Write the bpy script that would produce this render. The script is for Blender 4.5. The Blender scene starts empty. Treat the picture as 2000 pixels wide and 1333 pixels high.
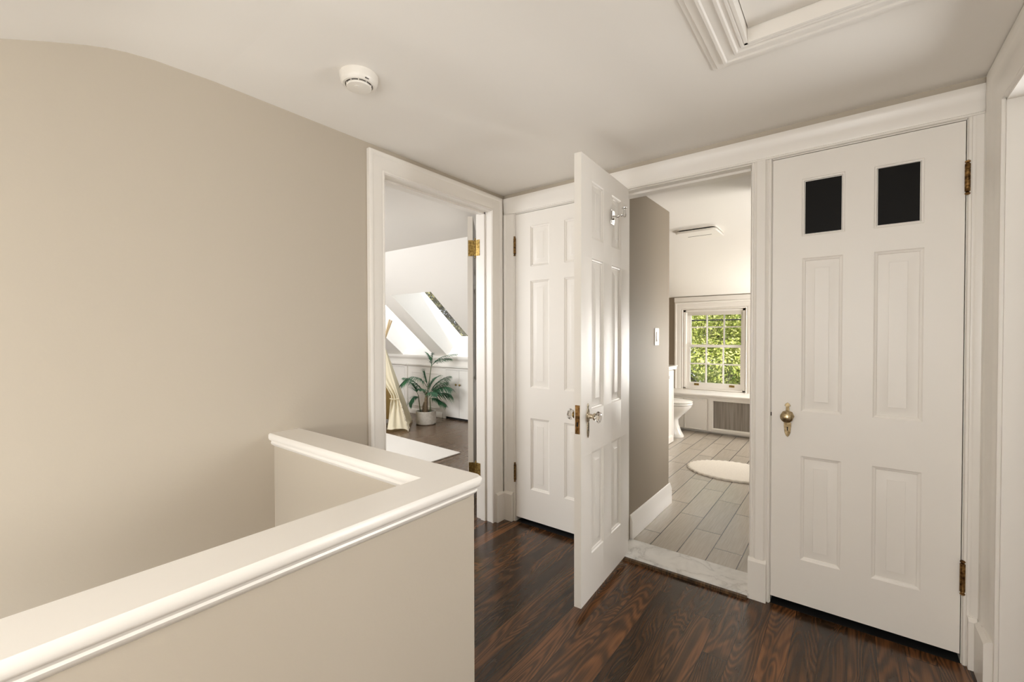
import bpy, bmesh, math, random
from mathutils import Vector, Matrix
random.seed(7)
PI = math.pi
SC = bpy.context.scene
COL = SC.collection
MW = {}          # world matrix of every root / part (parents are never nested deeper than two)

# ---------------------------------------------------------------- materials
def nt_new(name):
    m = bpy.data.materials.new(name); m.use_nodes = True
    nt = m.node_tree; b = nt.nodes['Principled BSDF']
    return m, nt, b
def N(nt, t, **kw):
    n = nt.nodes.new(t)
    for k, v in kw.items(): setattr(n, k, v)
    return n
def L(nt, a, b): nt.links.new(a, b)
def val(nt, op, a, b=None, c=None):
    n = N(nt, 'ShaderNodeMath', operation=op)
    for i, x in enumerate((a, b, c)):
        if x is None: continue
        if isinstance(x, (int, float)): n.inputs[i].default_value = x
        else: L(nt, x, n.inputs[i])
    return n.outputs[0]
def objco(nt): return N(nt, 'ShaderNodeTexCoord').outputs['Object']
def ramp(nt, fac, stops):
    r = N(nt, 'ShaderNodeValToRGB'); e = r.color_ramp.elements
    while len(e) < len(stops): e.new(0.5)
    for el, (p, c) in zip(e, stops):
        el.position = p; el.color = (*c, 1)
    L(nt, fac, r.inputs[0]); return r.outputs[0]
def simple(name, col, rough=0.5, metal=0.0, bump=0.0, bscale=60.0, spec=0.5, vary=0.0, coat=0.0):
    m, nt, b = nt_new(name)
    b.inputs['Base Color'].default_value = (*col, 1)
    b.inputs['Roughness'].default_value = rough
    b.inputs['Metallic'].default_value = metal
    b.inputs['Specular IOR Level'].default_value = spec
    b.inputs['Coat Weight'].default_value = coat
    if bump or vary:
        no = N(nt, 'ShaderNodeTexNoise'); no.inputs['Scale'].default_value = bscale; no.inputs['Detail'].default_value = 4
        L(nt, objco(nt), no.inputs['Vector'])
        if bump:
            bp = N(nt, 'ShaderNodeBump'); bp.inputs['Strength'].default_value = bump; bp.inputs['Distance'].default_value = 0.002
            L(nt, no.outputs['Fac'], bp.inputs['Height']); L(nt, bp.outputs[0], b.inputs['Normal'])
        if vary:
            lo = tuple(c * (1 - vary) for c in col); hi = tuple(min(1, c * (1 + vary)) for c in col)
            L(nt, ramp(nt, no.outputs['Fac'], [(0.3, lo), (0.7, hi)]), b.inputs['Base Color'])
    return m
def mat_planks(name, width, length, dark, mid, light, rough, contrast=1.0, seam=0.0022, gscale=1.0):
    """boards running along +Y; every board has its own tone and its own grain"""
    m, nt, b = nt_new(name)
    sp = N(nt, 'ShaderNodeSeparateXYZ'); L(nt, objco(nt), sp.inputs[0])
    x, y = sp.outputs[0], sp.outputs[1]
    u = val(nt, 'DIVIDE', x, width); idx = val(nt, 'FLOOR', u); fx = val(nt, 'FRACT', u)
    w1 = N(nt, 'ShaderNodeTexWhiteNoise', noise_dimensions='1D'); L(nt, idx, w1.inputs['W'])
    yo = val(nt, 'ADD', y, val(nt, 'MULTIPLY', w1.outputs['Value'], 7.3))
    v = val(nt, 'DIVIDE', yo, length); idy = val(nt, 'FLOOR', v); fy = val(nt, 'FRACT', v)
    w2 = N(nt, 'ShaderNodeTexWhiteNoise', noise_dimensions='2D')
    cb = N(nt, 'ShaderNodeCombineXYZ'); L(nt, idx, cb.inputs[0]); L(nt, idy, cb.inputs[1]); L(nt, cb.outputs[0], w2.inputs['Vector'])
    rnd = w2.outputs['Value']
    gc = N(nt, 'ShaderNodeCombineXYZ')
    L(nt, val(nt, 'MULTIPLY', x, 9.0 * gscale), gc.inputs[0]); L(nt, val(nt, 'MULTIPLY', yo, 1.15 * gscale), gc.inputs[1]); L(nt, val(nt, 'MULTIPLY', rnd, 37.0), gc.inputs[2])
    n1 = N(nt, 'ShaderNodeTexNoise'); n1.inputs['Scale'].default_value = 1.0; n1.inputs['Detail'].default_value = 1.5; n1.inputs['Distortion'].default_value = 0.6
    L(nt, gc.outputs[0], n1.inputs['Vector'])
    rings = val(nt, 'SINE', val(nt, 'MULTIPLY', n1.outputs['Fac'], 135.0))
    fc = N(nt, 'ShaderNodeCombineXYZ')
    L(nt, val(nt, 'MULTIPLY', x, 260.0), fc.inputs[0]); L(nt, val(nt, 'MULTIPLY', yo, 6.0), fc.inputs[1]); L(nt, rnd, fc.inputs[2])
    n2 = N(nt, 'ShaderNodeTexNoise'); n2.inputs['Scale'].default_value = 1.0; n2.inputs['Detail'].default_value = 3
    L(nt, fc.outputs[0], n2.inputs['Vector'])
    n3 = N(nt, 'ShaderNodeTexNoise'); n3.inputs['Scale'].default_value = 2.2; n3.inputs['Detail'].default_value = 2
    L(nt, gc.outputs[0], n3.inputs['Vector'])
    g = val(nt, 'ADD', val(nt, 'MULTIPLY', rings, 0.16 * contrast), val(nt, 'MULTIPLY', val(nt, 'SUBTRACT', n2.outputs['Fac'], 0.5), 0.5 * contrast))
    g = val(nt, 'ADD', g, val(nt, 'MULTIPLY', val(nt, 'SUBTRACT', n3.outputs['Fac'], 0.5), 0.9 * contrast))
    g = val(nt, 'ADD', g, val(nt, 'MULTIPLY', val(nt, 'SUBTRACT', rnd, 0.5), 0.46 * contrast))
    col = ramp(nt, val(nt, 'ADD', g, 0.46), [(0.08, dark), (0.5, mid), (0.95, light)])
    # seams
    e = val(nt, 'MINIMUM', fx, val(nt, 'SUBTRACT', 1.0, fx)); e = val(nt, 'MULTIPLY', e, width)
    e2 = val(nt, 'MULTIPLY', val(nt, 'MINIMUM', fy, val(nt, 'SUBTRACT', 1.0, fy)), length)
    sm = val(nt, 'LESS_THAN', val(nt, 'MINIMUM', e, e2), seam * 0.5)
    mx = N(nt, 'ShaderNodeMix', data_type='RGBA'); L(nt, val(nt, 'MULTIPLY', sm, 0.75), mx.inputs['Factor']); L(nt, col, mx.inputs['A']); mx.inputs['B'].default_value = (dark[0]*.3, dark[1]*.3, dark[2]*.3, 1)
    L(nt, mx.outputs['Result'], b.inputs['Base Color'])
    L(nt, val(nt, 'ADD', rough, val(nt, 'MULTIPLY', n3.outputs['Fac'], 0.12)), b.inputs['Roughness'])
    b.inputs['Specular IOR Level'].default_value = 0.4
    bp = N(nt, 'ShaderNodeBump'); bp.inputs['Strength'].default_value = 0.25; bp.inputs['Distance'].default_value = 0.002
    L(nt, val(nt, 'SUBTRACT', val(nt, 'MULTIPLY', rings, 0.08), sm), bp.inputs['Height']); L(nt, bp.outputs[0], b.inputs['Normal'])
    return m
def mat_tile():
    m, nt, b = nt_new('grey_plank_tile')
    sp = N(nt, 'ShaderNodeSeparateXYZ'); L(nt, objco(nt), sp.inputs[0]); x, y = sp.outputs[0], sp.outputs[1]
    W_, LN = 0.1505, 0.596
    u = val(nt, 'DIVIDE', val(nt, 'ADD', x, 1.061), W_); idx = val(nt, 'FLOOR', u); fx = val(nt, 'FRACT', u)
    v = val(nt, 'DIVIDE', val(nt, 'ADD', val(nt, 'SUBTRACT', y, 3.272), val(nt, 'MULTIPLY', idx, 0.198)), LN)
    idy = val(nt, 'FLOOR', v); fy = val(nt, 'FRACT', v)
    w2 = N(nt, 'ShaderNodeTexWhiteNoise', noise_dimensions='2D'); cb = N(nt, 'ShaderNodeCombineXYZ')
    L(nt, idx, cb.inputs[0]); L(nt, idy, cb.inputs[1]); L(nt, cb.outputs[0], w2.inputs['Vector'])
    fc = N(nt, 'ShaderNodeCombineXYZ')
    L(nt, val(nt, 'MULTIPLY', x, 170.0), fc.inputs[0]); L(nt, val(nt, 'MULTIPLY', y, 7.0), fc.inputs[1]); L(nt, val(nt, 'MULTIPLY', w2.outputs['Value'], 20.0), fc.inputs[2])
    n2 = N(nt, 'ShaderNodeTexNoise'); n2.inputs['Scale'].default_value = 1.0; n2.inputs['Detail'].default_value = 4; L(nt, fc.outputs[0], n2.inputs['Vector'])
    f = val(nt, 'ADD', val(nt, 'MULTIPLY', n2.outputs['Fac'], 0.7), val(nt, 'MULTIPLY', w2.outputs['Value'], 0.25))
    col = ramp(nt, f, [(0.15, (0.32, 0.278, 0.228)), (0.85, (0.49, 0.434, 0.362))])
    e = val(nt, 'MULTIPLY', val(nt, 'MINIMUM', fx, val(nt, 'SUBTRACT', 1.0, fx)), W_)
    e2 = val(nt, 'MULTIPLY', val(nt, 'MINIMUM', fy, val(nt, 'SUBTRACT', 1.0, fy)), LN)
    sm = val(nt, 'LESS_THAN', val(nt, 'MINIMUM', e, e2), 0.0026)
    mx = N(nt, 'ShaderNodeMix', data_type='RGBA'); L(nt, sm, mx.inputs['Factor']); L(nt, col, mx.inputs['A']); mx.inputs['B'].default_value = (0.018, 0.016, 0.014, 1)
    L(nt, mx.outputs['Result'], b.inputs['Base Color'])
    b.inputs['Roughness'].default_value = 0.24; b.inputs['Specular IOR Level'].default_value = 0.9
    bp = N(nt, 'ShaderNodeBump'); bp.inputs['Strength'].default_value = 0.3; bp.inputs['Distance'].default_value = 0.002
    L(nt, val(nt, 'SUBTRACT', val(nt, 'MULTIPLY', n2.outputs['Fac'], 0.2), sm), bp.inputs['Height']); L(nt, bp.outputs[0], b.inputs['Normal'])
    return m
def mat_marble():
    m, nt, b = nt_new('white_marble')
    n1 = N(nt, 'ShaderNodeTexNoise'); n1.inputs['Scale'].default_value = 6; n1.inputs['Detail'].default_value = 8; n1.inputs['Distortion'].default_value = 0.7
    L(nt, objco(nt), n1.inputs['Vector'])
    v = val(nt, 'ABSOLUTE', val(nt, 'SUBTRACT', n1.outputs['Fac'], 0.5))
    c = ramp(nt, v, [(0.0, (0.53, 0.515, 0.49)), (0.02, (0.66, 0.645, 0.615)), (0.12, (0.74, 0.725, 0.69))])
    L(nt, c, b.inputs['Base Color']); b.inputs['Roughness'].default_value = 0.22
    return m
def mat_brass(name, c1, c2, rough=0.3):
    m, nt, b = nt_new(name)
    no = N(nt, 'ShaderNodeTexNoise'); no.inputs['Scale'].default_value = 70; no.inputs['Detail'].default_value = 5
    L(nt, objco(nt), no.inputs['Vector'])
    L(nt, ramp(nt, no.outputs['Fac'], [(0.35, c1), (0.65, c2)]), b.inputs['Base Color'])
    b.inputs['Metallic'].default_value = 1.0; b.inputs['Roughness'].default_value = rough
    return m
def mat_glass(name, tint=(1, 1, 1), rough=0.0, thin=True):
    m, nt, b = nt_new(name)
    out = nt.nodes['Material Output']
    if thin:
        nt.nodes.remove(b)
        t = N(nt, 'ShaderNodeBsdfTransparent'); t.inputs[0].default_value = (*tint, 1)
        g = N(nt, 'ShaderNodeBsdfGlossy'); g.inputs['Roughness'].default_value = 0.02
        f = N(nt, 'ShaderNodeLayerWeight'); f.inputs['Blend'].default_value = 0.5
        fr = val(nt, 'ADD', 0.03, val(nt, 'MULTIPLY', 0.9, val(nt, 'POWER', f.outputs['Facing'], 5.0)))
        mx = N(nt, 'ShaderNodeMixShader'); L(nt, fr, mx.inputs[0]); L(nt, t.outputs[0], mx.inputs[1]); L(nt, g.outputs[0], mx.inputs[2])
        L(nt, mx.outputs[0], out.inputs[0])
    else:
        b.inputs['Base Color'].default_value = (*tint, 1); b.inputs['Transmission Weight'].default_value = 1.0
        b.inputs['Roughness'].default_value = rough; b.inputs['IOR'].default_value = 1.5
    return m
def mat_cloth(name, col, trans=0.35, bscale=120, bump=0.3):
    m, nt, b = nt_new(name); out = nt.nodes['Material Output']
    b.inputs['Base Color'].default_value = (*col, 1); b.inputs['Roughness'].default_value = 0.9; b.inputs['Specular IOR Level'].default_value = 0.1
    no = N(nt, 'ShaderNodeTexNoise'); no.inputs['Scale'].default_value = bscale; L(nt, objco(nt), no.inputs['Vector'])
    bp = N(nt, 'ShaderNodeBump'); bp.inputs['Strength'].default_value = bump; bp.inputs['Distance'].default_value = 0.003
    L(nt, no.outputs['Fac'], bp.inputs['Height']); L(nt, bp.outputs[0], b.inputs['Normal'])
    if trans:
        t = N(nt, 'ShaderNodeBsdfTranslucent'); t.inputs[0].default_value = (*col, 1)
        mx = N(nt, 'ShaderNodeMixShader'); mx.inputs[0].default_value = trans
        L(nt, b.outputs[0], mx.inputs[1]); L(nt, t.outputs[0], mx.inputs[2]); L(nt, mx.outputs[0], out.inputs[0])
    return m
def mat_leaf(name, stops, scale, trans=0.3):
    m, nt, b = nt_new(name); out = nt.nodes['Material Output']
    no = N(nt, 'ShaderNodeTexNoise'); no.inputs['Scale'].default_value = scale; no.inputs['Detail'].default_value = 3; L(nt, objco(nt), no.inputs['Vector'])
    c = ramp(nt, no.outputs['Fac'], stops)
    L(nt, c, b.inputs['Base Color']); b.inputs['Roughness'].default_value = 0.5
    t = N(nt, 'ShaderNodeBsdfTranslucent'); L(nt, c, t.inputs[0])
    mx = N(nt, 'ShaderNodeMixShader'); mx.inputs[0].default_value = trans
    L(nt, b.outputs[0], mx.inputs[1]); L(nt, t.outputs[0], mx.inputs[2]); L(nt, mx.outputs[0], out.inputs[0])
    return m
def mat_mesh_screen():
    m, nt, b = nt_new('perforated_black_metal')
    vo = N(nt, 'ShaderNodeTexVoronoi'); vo.inputs['Scale'].default_value = 210; vo.inputs['Randomness'].default_value = 0.0
    L(nt, objco(nt), vo.inputs['Vector'])
    c = ramp(nt, vo.outputs['Distance'], [(0.30, (0.0012, 0.0012, 0.0012)), (0.45, (0.008, 0.0075, 0.007))])
    L(nt, c, b.inputs['Base Color']); b.inputs['Roughness'].default_value = 0.5; b.inputs['Specular IOR Level'].default_value = 0.12
    return m
def mat_grille():
    m, nt, b = nt_new('woven_grille_cloth')
    sp = N(nt, 'ShaderNodeSeparateXYZ'); L(nt, objco(nt), sp.inputs[0])
    fc = N(nt, 'ShaderNodeCombineXYZ'); L(nt, val(nt, 'MULTIPLY', sp.outputs[0], 45.0), fc.inputs[0]); L(nt, val(nt, 'MULTIPLY', sp.outputs[2], 2.0), fc.inputs[2])
    n = N(nt, 'ShaderNodeTexNoise'); n.inputs['Scale'].default_value = 1.0; n.inputs['Detail'].default_value = 4; L(nt, fc.outputs[0], n.inputs['Vector'])
    L(nt, ramp(nt, n.outputs['Fac'], [(0.3, (0.20, 0.175, 0.15)), (0.7, (0.34, 0.305, 0.265))]), b.inputs['Base Color'])
    b.inputs['Roughness'].default_value = 0.8
    return m

M = dict(
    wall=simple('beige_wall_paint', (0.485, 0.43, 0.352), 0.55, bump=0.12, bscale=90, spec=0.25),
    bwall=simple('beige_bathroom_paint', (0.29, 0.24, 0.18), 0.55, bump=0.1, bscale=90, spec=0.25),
    white=simple('white_trim_paint', (0.83, 0.795, 0.74), 0.32, bump=0.10, bscale=22, spec=0.5),
    door=simple('white_door_paint', (0.83, 0.795, 0.74), 0.40, bump=0.14, bscale=18, spec=0.5),
    ceil=simple('white_ceiling_paint', (0.83, 0.795, 0.74), 0.7, spec=0.2),
    bceil=simple('white_bathroom_ceiling_paint', (0.80, 0.765, 0.71), 0.38, spec=0.4),
    bedw=simple('white_bedroom_paint', (0.80, 0.775, 0.73), 0.6, spec=0.2),
    floor=mat_planks('dark_pine_boards', 0.0895, 2.9, (0.017, 0.0105, 0.006), (0.060, 0.0285, 0.0125), (0.19, 0.078, 0.029), 0.17, 0.9),
    bfloor=mat_planks('brown_oak_boards', 0.058, 1.1, (0.085, 0.052, 0.030), (0.13, 0.083, 0.050), (0.18, 0.12, 0.075), 0.2, 0.35),
    strip=mat_planks('worn_wood_strip', 5.0, 9.0, (0.03, 0.018, 0.009), (0.10, 0.055, 0.024), (0.2, 0.115, 0.05), 0.4, 1.3),
    tile=mat_tile(), marble=mat_marble(),
    brass=mat_brass('aged_brass', (0.26, 0.19, 0.10), (0.58, 0.47, 0.29), 0.28),
    brassy=mat_brass('bright_brass', (0.17, 0.105, 0.03), (0.42, 0.29, 0.10), 0.36),
    bronze=mat_brass('dark_antique_brass', (0.05, 0.025, 0.01), (0.33, 0.19, 0.07), 0.32),
    rust=mat_brass('worn_brass_plate', (0.16, 0.075, 0.025), (0.42, 0.24, 0.09), 0.4),
    nickel=mat_brass('champagne_nickel', (0.50, 0.42, 0.31), (0.72, 0.64, 0.50), 0.22),
    chrome=simple('chrome', (0.72, 0.71, 0.69), 0.07, 1.0),
    crystal=mat_glass('cut_crystal', (0.97, 0.95, 0.92), 0.0, thin=False),
    pane=mat_glass('window_glass'),
    screen=mat_mesh_screen(), grille=mat_grille(),
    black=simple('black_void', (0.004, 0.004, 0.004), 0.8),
    ceramic=simple('white_ceramic', (0.80, 0.775, 0.73), 0.12, spec=0.5),
    plastic=simple('white_plastic', (0.80, 0.76, 0.69), 0.35),
    slot=simple('grey_slot', (0.12, 0.11, 0.10), 0.6),
    canvas=mat_cloth('cream_canvas', (0.86, 0.80, 0.63), 0.35),
    canvas_in=mat_cloth('cream_canvas_inside', (0.80, 0.68, 0.42), 0.45),  # yellow of light shining through the canvas is put into this colour
    pompom=mat_cloth('cream_trim', (0.80, 0.74, 0.60), 0.2, 300, 1.0),
    rug=simple('off_white_rug', (0.74, 0.71, 0.66), 0.95, bump=0.8, bscale=260, spec=0.05, vary=0.06),
    mat=simple('cream_chenille', (0.76, 0.71, 0.63), 0.95, bump=1.0, bscale=160, spec=0.05, vary=0.06),
    rugedge=simple('dark_rug_backing', (0.05, 0.045, 0.04), 0.9),
    shade=mat_cloth('roller_shade_cloth', (0.72, 0.68, 0.61), 0.1),
    soil=simple('dark_soil', (0.03, 0.022, 0.015), 0.95, bump=1.0, bscale=80),
    stem=simple('green_palm_stem', (0.10, 0.13, 0.06), 0.55, vary=0.2),
    trunk=simple('palm_trunk_fibre', (0.20, 0.14, 0.08), 0.85, bump=0.8, bscale=60, vary=0.35),
    frond=mat_leaf('palm_leaflet', [(0.3, (0.018, 0.075, 0.035)), (0.7, (0.06, 0.19, 0.085))], 14, 0.2),
    leaf=mat_leaf('tree_leaf', [(0.32, (0.12, 0.18, 0.025)), (0.5, (0.40, 0.45, 0.09)), (0.68, (0.84, 0.80, 0.38))], 7, 0.18),
    leafd=mat_leaf('shaded_tree_leaf', [(0.35, (0.10, 0.085, 0.05)), (0.55, (0.22, 0.21, 0.09)), (0.7, (0.66, 0.62, 0.30))], 8, 0.3),
    bark=simple('tree_bark', (0.10, 0.075, 0.055), 0.9, bump=1.0, bscale=14, vary=0.3),
    lawn=simple('lawn', (0.08, 0.14, 0.035), 0.95, vary=0.3, bscale=3),
    siding=simple('pink_brick', (0.55, 0.36, 0.31), 0.85, vary=0.15, bscale=20),
    roof=simple('grey_shingle', (0.17, 0.15, 0.14), 0.9, vary=0.2, bscale=12),
    roofo=simple('sun_block_deck', (0.12, 0.11, 0.10), 0.9),
    wire=simple('power_cable', (0.02, 0.02, 0.02), 0.6),
    pole=simple('pale_wood_pole', (0.62, 0.47, 0.27), 0.6),
    pot=simple('grey_dimpled_ceramic', (0.56, 0.52, 0.46), 0.55, vary=0.08, bscale=40),
    potd=simple('grey_pot_groove', (0.33, 0.30, 0.26), 0.7),
    frost=simple('frosted_lamp_glass', (0.85, 0.83, 0.80), 0.4),
)

# ---------------------------------------------------------------- geometry helpers
class MB:
    def __init__(s): s.v = []; s.f = []; s.mi = []; s.cur = 0
    def add(s, vs, fs):
        o = len(s.v); s.v += [Vector(p) for p in vs]
        for f in fs: s.f.append([o + i for i in f]); s.mi.append(s.cur)
        return s
    def box(s, x0, x1, y0, y1, z0, z1):
        if x0 > x1: x0, x1 = x1, x0
        if y0 > y1: y0, y1 = y1, y0
        if z0 > z1: z0, z1 = z1, z0
        return s.add([(x0,y0,z0),(x1,y0,z0),(x1,y1,z0),(x0,y1,z0),(x0,y0,z1),(x1,y0,z1),(x1,y1,z1),(x0,y1,z1)],
                     [(0,3,2,1),(4,5,6,7),(0,1,5,4),(1,2,6,5),(2,3,7,6),(3,0,4,7)])
    def prism(s, poly, axis, a, b):
        """poly: 2-D outline; axis 'x': (y,z), 'y': (x,z), 'z': (x,y); extruded from a to b"""
        def P(p, t): return (t, p[0], p[1]) if axis == 'x' else ((p[0], t, p[1]) if axis == 'y' else (p[0], p[1], t))
        n = len(poly); vs = [P(p, a) for p in poly] + [P(p, b) for p in poly]
        fs = [tuple(range(n))[::-1], tuple(range(n, 2*n))] + [(i, (i+1) % n, n + (i+1) % n, n + i) for i in range(n)]
        return s.add(vs, fs)
    def sweep(s, path, prof, n, closed=False):
        path = [Vector(p) for p in path]; n = Vector(n).normalized(); k = len(path); rings = []
        for i, p in enumerate(path):
            if closed or 0 < i < k - 1:
                a = (p - path[i-1]).normalized(); b = (path[(i+1) % k] - p).normalized()
            elif i == 0: a = b = (path[1] - p).normalized()
            else: a = b = (p - path[i-1]).normalized()
            s1 = n.cross(a); s2 = n.cross(b); mt = (s1 + s2) / (1 + s1.dot(s2))
            rings.append([p + mt * u + n * w for u, w in prof])
        m = len(prof); vs = [q for r in rings for q in r]; fs = []
        for i in range(k if closed else k - 1):
            j = (i + 1) % k
            for t in range(m): fs.append((i*m + t, i*m + (t+1) % m, j*m + (t+1) % m, j*m + t))
        if not closed: fs += [tuple(range(m))[::-1], tuple(range((k-1)*m, k*m))]
        return s.add(vs, fs)
    def lathe(s, prof, c=(0,0,0), ax=(0,0,1), n=24, cap=True):
        ax = Vector(ax).normalized(); t = Vector((1,0,0)) if abs(ax.x) < 0.9 else Vector((0,1,0))
        e1 = ax.cross(t).normalized(); e2 = ax.cross(e1); c = Vector(c); vs = []; fs = []
        for r, h in prof:
            for i in range(n):
                a = 2*PI*i/n; vs.append(c + ax*h + (e1*math.cos(a) + e2*math.sin(a))*r)
        for j in range(len(prof)-1):
            for i in range(n): fs.append((j*n+i, j*n+(i+1)%n, (j+1)*n+(i+1)%n, (j+1)*n+i))
        if cap: fs += [tuple(range(n))[::-1], tuple(range((len(prof)-1)*n, len(prof)*n))]
        return s.add(vs, fs)
    def tube(s, pts, r, n=8):
        pts = [Vector(p) for p in pts]; rs = r if isinstance(r, (list, tuple)) else [r]*len(pts); vs = []; fs = []
        up = None
        for i, p in enumerate(pts):
            d = (pts[min(i+1, len(pts)-1)] - pts[max(i-1, 0)]).normalized()
            if up is None: up = d.orthogonal().normalized()
            up = (up - d*up.dot(d)); up = up.normalized() if up.length > 1e-6 else d.orthogonal().normalized()
            w = d.cross(up)
            for k in range(n):
                a = 2*PI*k/n; vs.append(p + (up*math.cos(a) + w*math.sin(a))*rs[i])
        for j in range(len(pts)-1):
            for i in range(n): fs.append((j*n+i, j*n+(i+1)%n, (j+1)*n+(i+1)%n, (j+1)*n+i))
        fs += [tuple(range(n))[::-1], tuple(range((len(pts)-1)*n, len(pts)*n))]
        return s.add(vs, fs)
    def grid(s, rows, closed_u=False):
        o = len(s.v); a = len(rows); b = len(rows[0]); vs = [p for r in rows for p in r]; fs = []
        for i in range(a-1):
            for j in range(b if closed_u else b-1): fs.append((i*b+j, i*b+(j+1)%b, (i+1)*b+(j+1)%b, (i+1)*b+j))
        return s.add(vs, fs)
    def build(s, name, mats, parent=None, world=False, smooth=40, bevel=0, solid=0, recalc=True, origin=None):
        me = bpy.data.meshes.new(name)
        vs = s.v
        if parent is not None and world:
            inv = MW[parent.name].inverted(); vs = [inv @ v for v in vs]
        if origin is not None: vs = [v - Vector(origin) for v in vs]
        me.from_pydata([tuple(v) for v in vs], [], s.f)
        if not isinstance(mats, (list, tuple)): mats = [mats]
        for m in mats: me.materials.append(m)
        if len(mats) > 1: me.polygons.foreach_set('material_index', s.mi)
        if recalc:
            bm = bmesh.new(); bm.from_mesh(me); bmesh.ops.recalc_face_normals(bm, faces=bm.faces); bm.to_mesh(me); bm.free()
        me.polygons.foreach_set('use_smooth', [True]*len(me.polygons))
        me.set_sharp_from_angle(angle=math.radians(smooth)); me.update()
        o = bpy.data.objects.new(name, me); COL.objects.link(o)
        if origin is not None: o.location = origin
        if parent is not None:
            o.parent = parent; MW[o.name] = MW[parent.name].copy()
        else: MW[o.name] = Matrix.Translation(Vector(origin)) if origin is not None else Matrix()
        if bevel:
            b = o.modifiers.new('Bevel', 'BEVEL'); b.width = bevel; b.segments = 2; b.limit_method = 'ANGLE'; b.angle_limit = math.radians(50)
        if solid:
            b = o.modifiers.new('Solidify', 'SOLIDIFY'); b.thickness = solid; b.offset = 0
        return o
def tag(o, label, cat, group=None, kind=None):
    o['label'] = label; o['category'] = cat
    if group: o['group'] = group
    if kind: o['kind'] = kind
    return o
def thing(name, label, cat, loc=(0,0,0), rotz=0.0, group=None, kind=None):
    o = bpy.data.objects.new(name, None); COL.objects.link(o); o.empty_display_size = 0.1
    o.location = loc; o.rotation_euler = (0, 0, rotz)
    MW[o.name] = Matrix.Translation(Vector(loc)) @ Matrix.Rotation(rotz, 4, 'Z')
    return tag(o, label, cat, group, kind)
def struct(name, mb, mat, label, cat, **kw):
    return tag(mb.build(name, mat, **kw), label, cat, kind='structure')
def slab(mb, ax, t0, t1, u0, u1, z0, z1, holes=()):
    """wall slab: ax='x' -> thickness in x, runs along y; ax='y' -> thickness in y, runs along x; holes (u0,u1,z0,z1)"""
    us = sorted({u0, u1, *[h[0] for h in holes], *[h[1] for h in holes]}); zs = sorted({z0, z1, *[h[2] for h in holes], *[h[3] for h in holes]})
    us = [u for u in us if u0 <= u <= u1]; zs = [z for z in zs if z0 <= z <= z1]
    for i in range(len(us)-1):
        for j in range(len(zs)-1):
            cu, cz = (us[i]+us[i+1])/2, (zs[j]+zs[j+1])/2
            if any(h[0] < cu < h[1] and h[2] < cz < h[3] for h in holes): continue
            if ax == 'x': mb.box(t0, t1, us[i], us[i+1], zs[j], zs[j+1])
            elif ax == 'y': mb.box(us[i], us[i+1], t0, t1, zs[j], zs[j+1])
            else: mb.box(us[i], us[i+1], zs[j], zs[j+1], t0, t1)
    return mb

# ---------------------------------------------------------------- key sizes (metres; camera stands over the origin)
CAMZ = 1.234
CEIL = 2.165
XL, XLB = -1.856, -1.985        # hall face / bedroom face of the left wall
YB, YBB = 2.320, 2.460          # hall face / far face of the back wall
DT = 2.022                      # top of doors
XR = 0.404

# ================================================================= SHELL
m = MB()
m.box(-0.93, 0.60, -1.62, 2.285, -0.12, 0.0); m.box(XLB, -0.93, 0.83, 2.285, -0.12, 0.0)
m.box(XLB, 0.50, 2.285, 2.312, -0.12, 0.0)
struct('floor', m, M['floor'], 'dark glossy reddish brown board floor of the landing', 'floor')
m = MB(); m.box(-7.2, XLB, -0.6, 4.56, -0.12, 0.0)
struct('floor_bedroom', m, M['bfloor'], 'brown wood floor in the bedroom through the left doorway', 'floor')
m = MB(); m.box(-2.2, 0.30, 2.487, 6.15, -0.12, 0.015)
m2 = struct('floor_bathroom', m, M['tile'], 'grey plank tile floor of the bathroom', 'floor')

# stairwell below the half wall: shaft walls and a few treads going down
m = MB()
for k in range(6):
    m.box(-1.856, -0.921, 0.825 - 0.24*(k+1), 0.825 - 0.24*k, -1.35, -0.19*(k+1))
struct('stairs', m, M['floor'], 'dark wooden stairs going down inside the stairwell', 'stairs')

# ceilings
m = MB()
HX0, HX1, HY0, HY1 = -0.270, 0.235, 0.99, 1.556          # attic hatch hole
slab(m, 'z', CEIL, CEIL+0.16, XLB, 0.62, 0.62, 2.46, [(HX0, HX1, HY0, HY1)])
cp = [(0.62, CEIL), (0.52, 2.160), (0.45, 2.157), (0.383, 2.148), (0.333, 2.137), (0.286, 2.122), (0.24, 2.104), (0.2, 2.088), (0.112, 2.050), (-1.62, 1.295)]
m.prism(cp + [(-1.62, 1.50), (0.62, CEIL+0.16)], 'x', XLB, 0.62)
struct('ceiling', m, M['ceil'], 'white landing ceiling curving down over the stairwell', 'ceiling')
m = MB(); m.box(XLB-0.02, -7.2, -0.6, 3.05, 2.16, 2.32)
sl = lambda y: 2.16 - 0.8212*(y-3.05)
# sloped bedroom ceiling with two skylight wells cut through it (x from -7.2 to -2.3)
W1 = (-4.69, -3.945); W2 = (-5.715, -4.985); yt, yb = 3.555, 4.555
dn = Vector((0, 0.6346, 0.7728))          # outward normal of the roof slope
def slope_piece(mb, x0, x1, ya, yb_, th=0.37):
    a = Vector((0, ya, sl(ya))); b = Vector((0, yb_, sl(yb_)))
    c = b + dn*th; d = a + dn*th
    mb.prism([(a.y, a.z), (b.y, b.z), (c.y, c.z), (d.y, d.z)], 'x', x0, x1)
slope_piece(m, -7.2, -2.3, 3.05, yt)
for x0, x1 in ((-7.2, W2[0]), (W2[1], W1[0]), (W1[1], -2.3)): slope_piece(m, x0, x1, yt, yb)
slope_piece(m, -7.2, -2.3, yb, 4.70)
struct('ceiling_bedroom', m, M['bedw'], 'white bedroom ceiling with steep slope around two skylights', 'ceiling')
m = MB()
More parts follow.
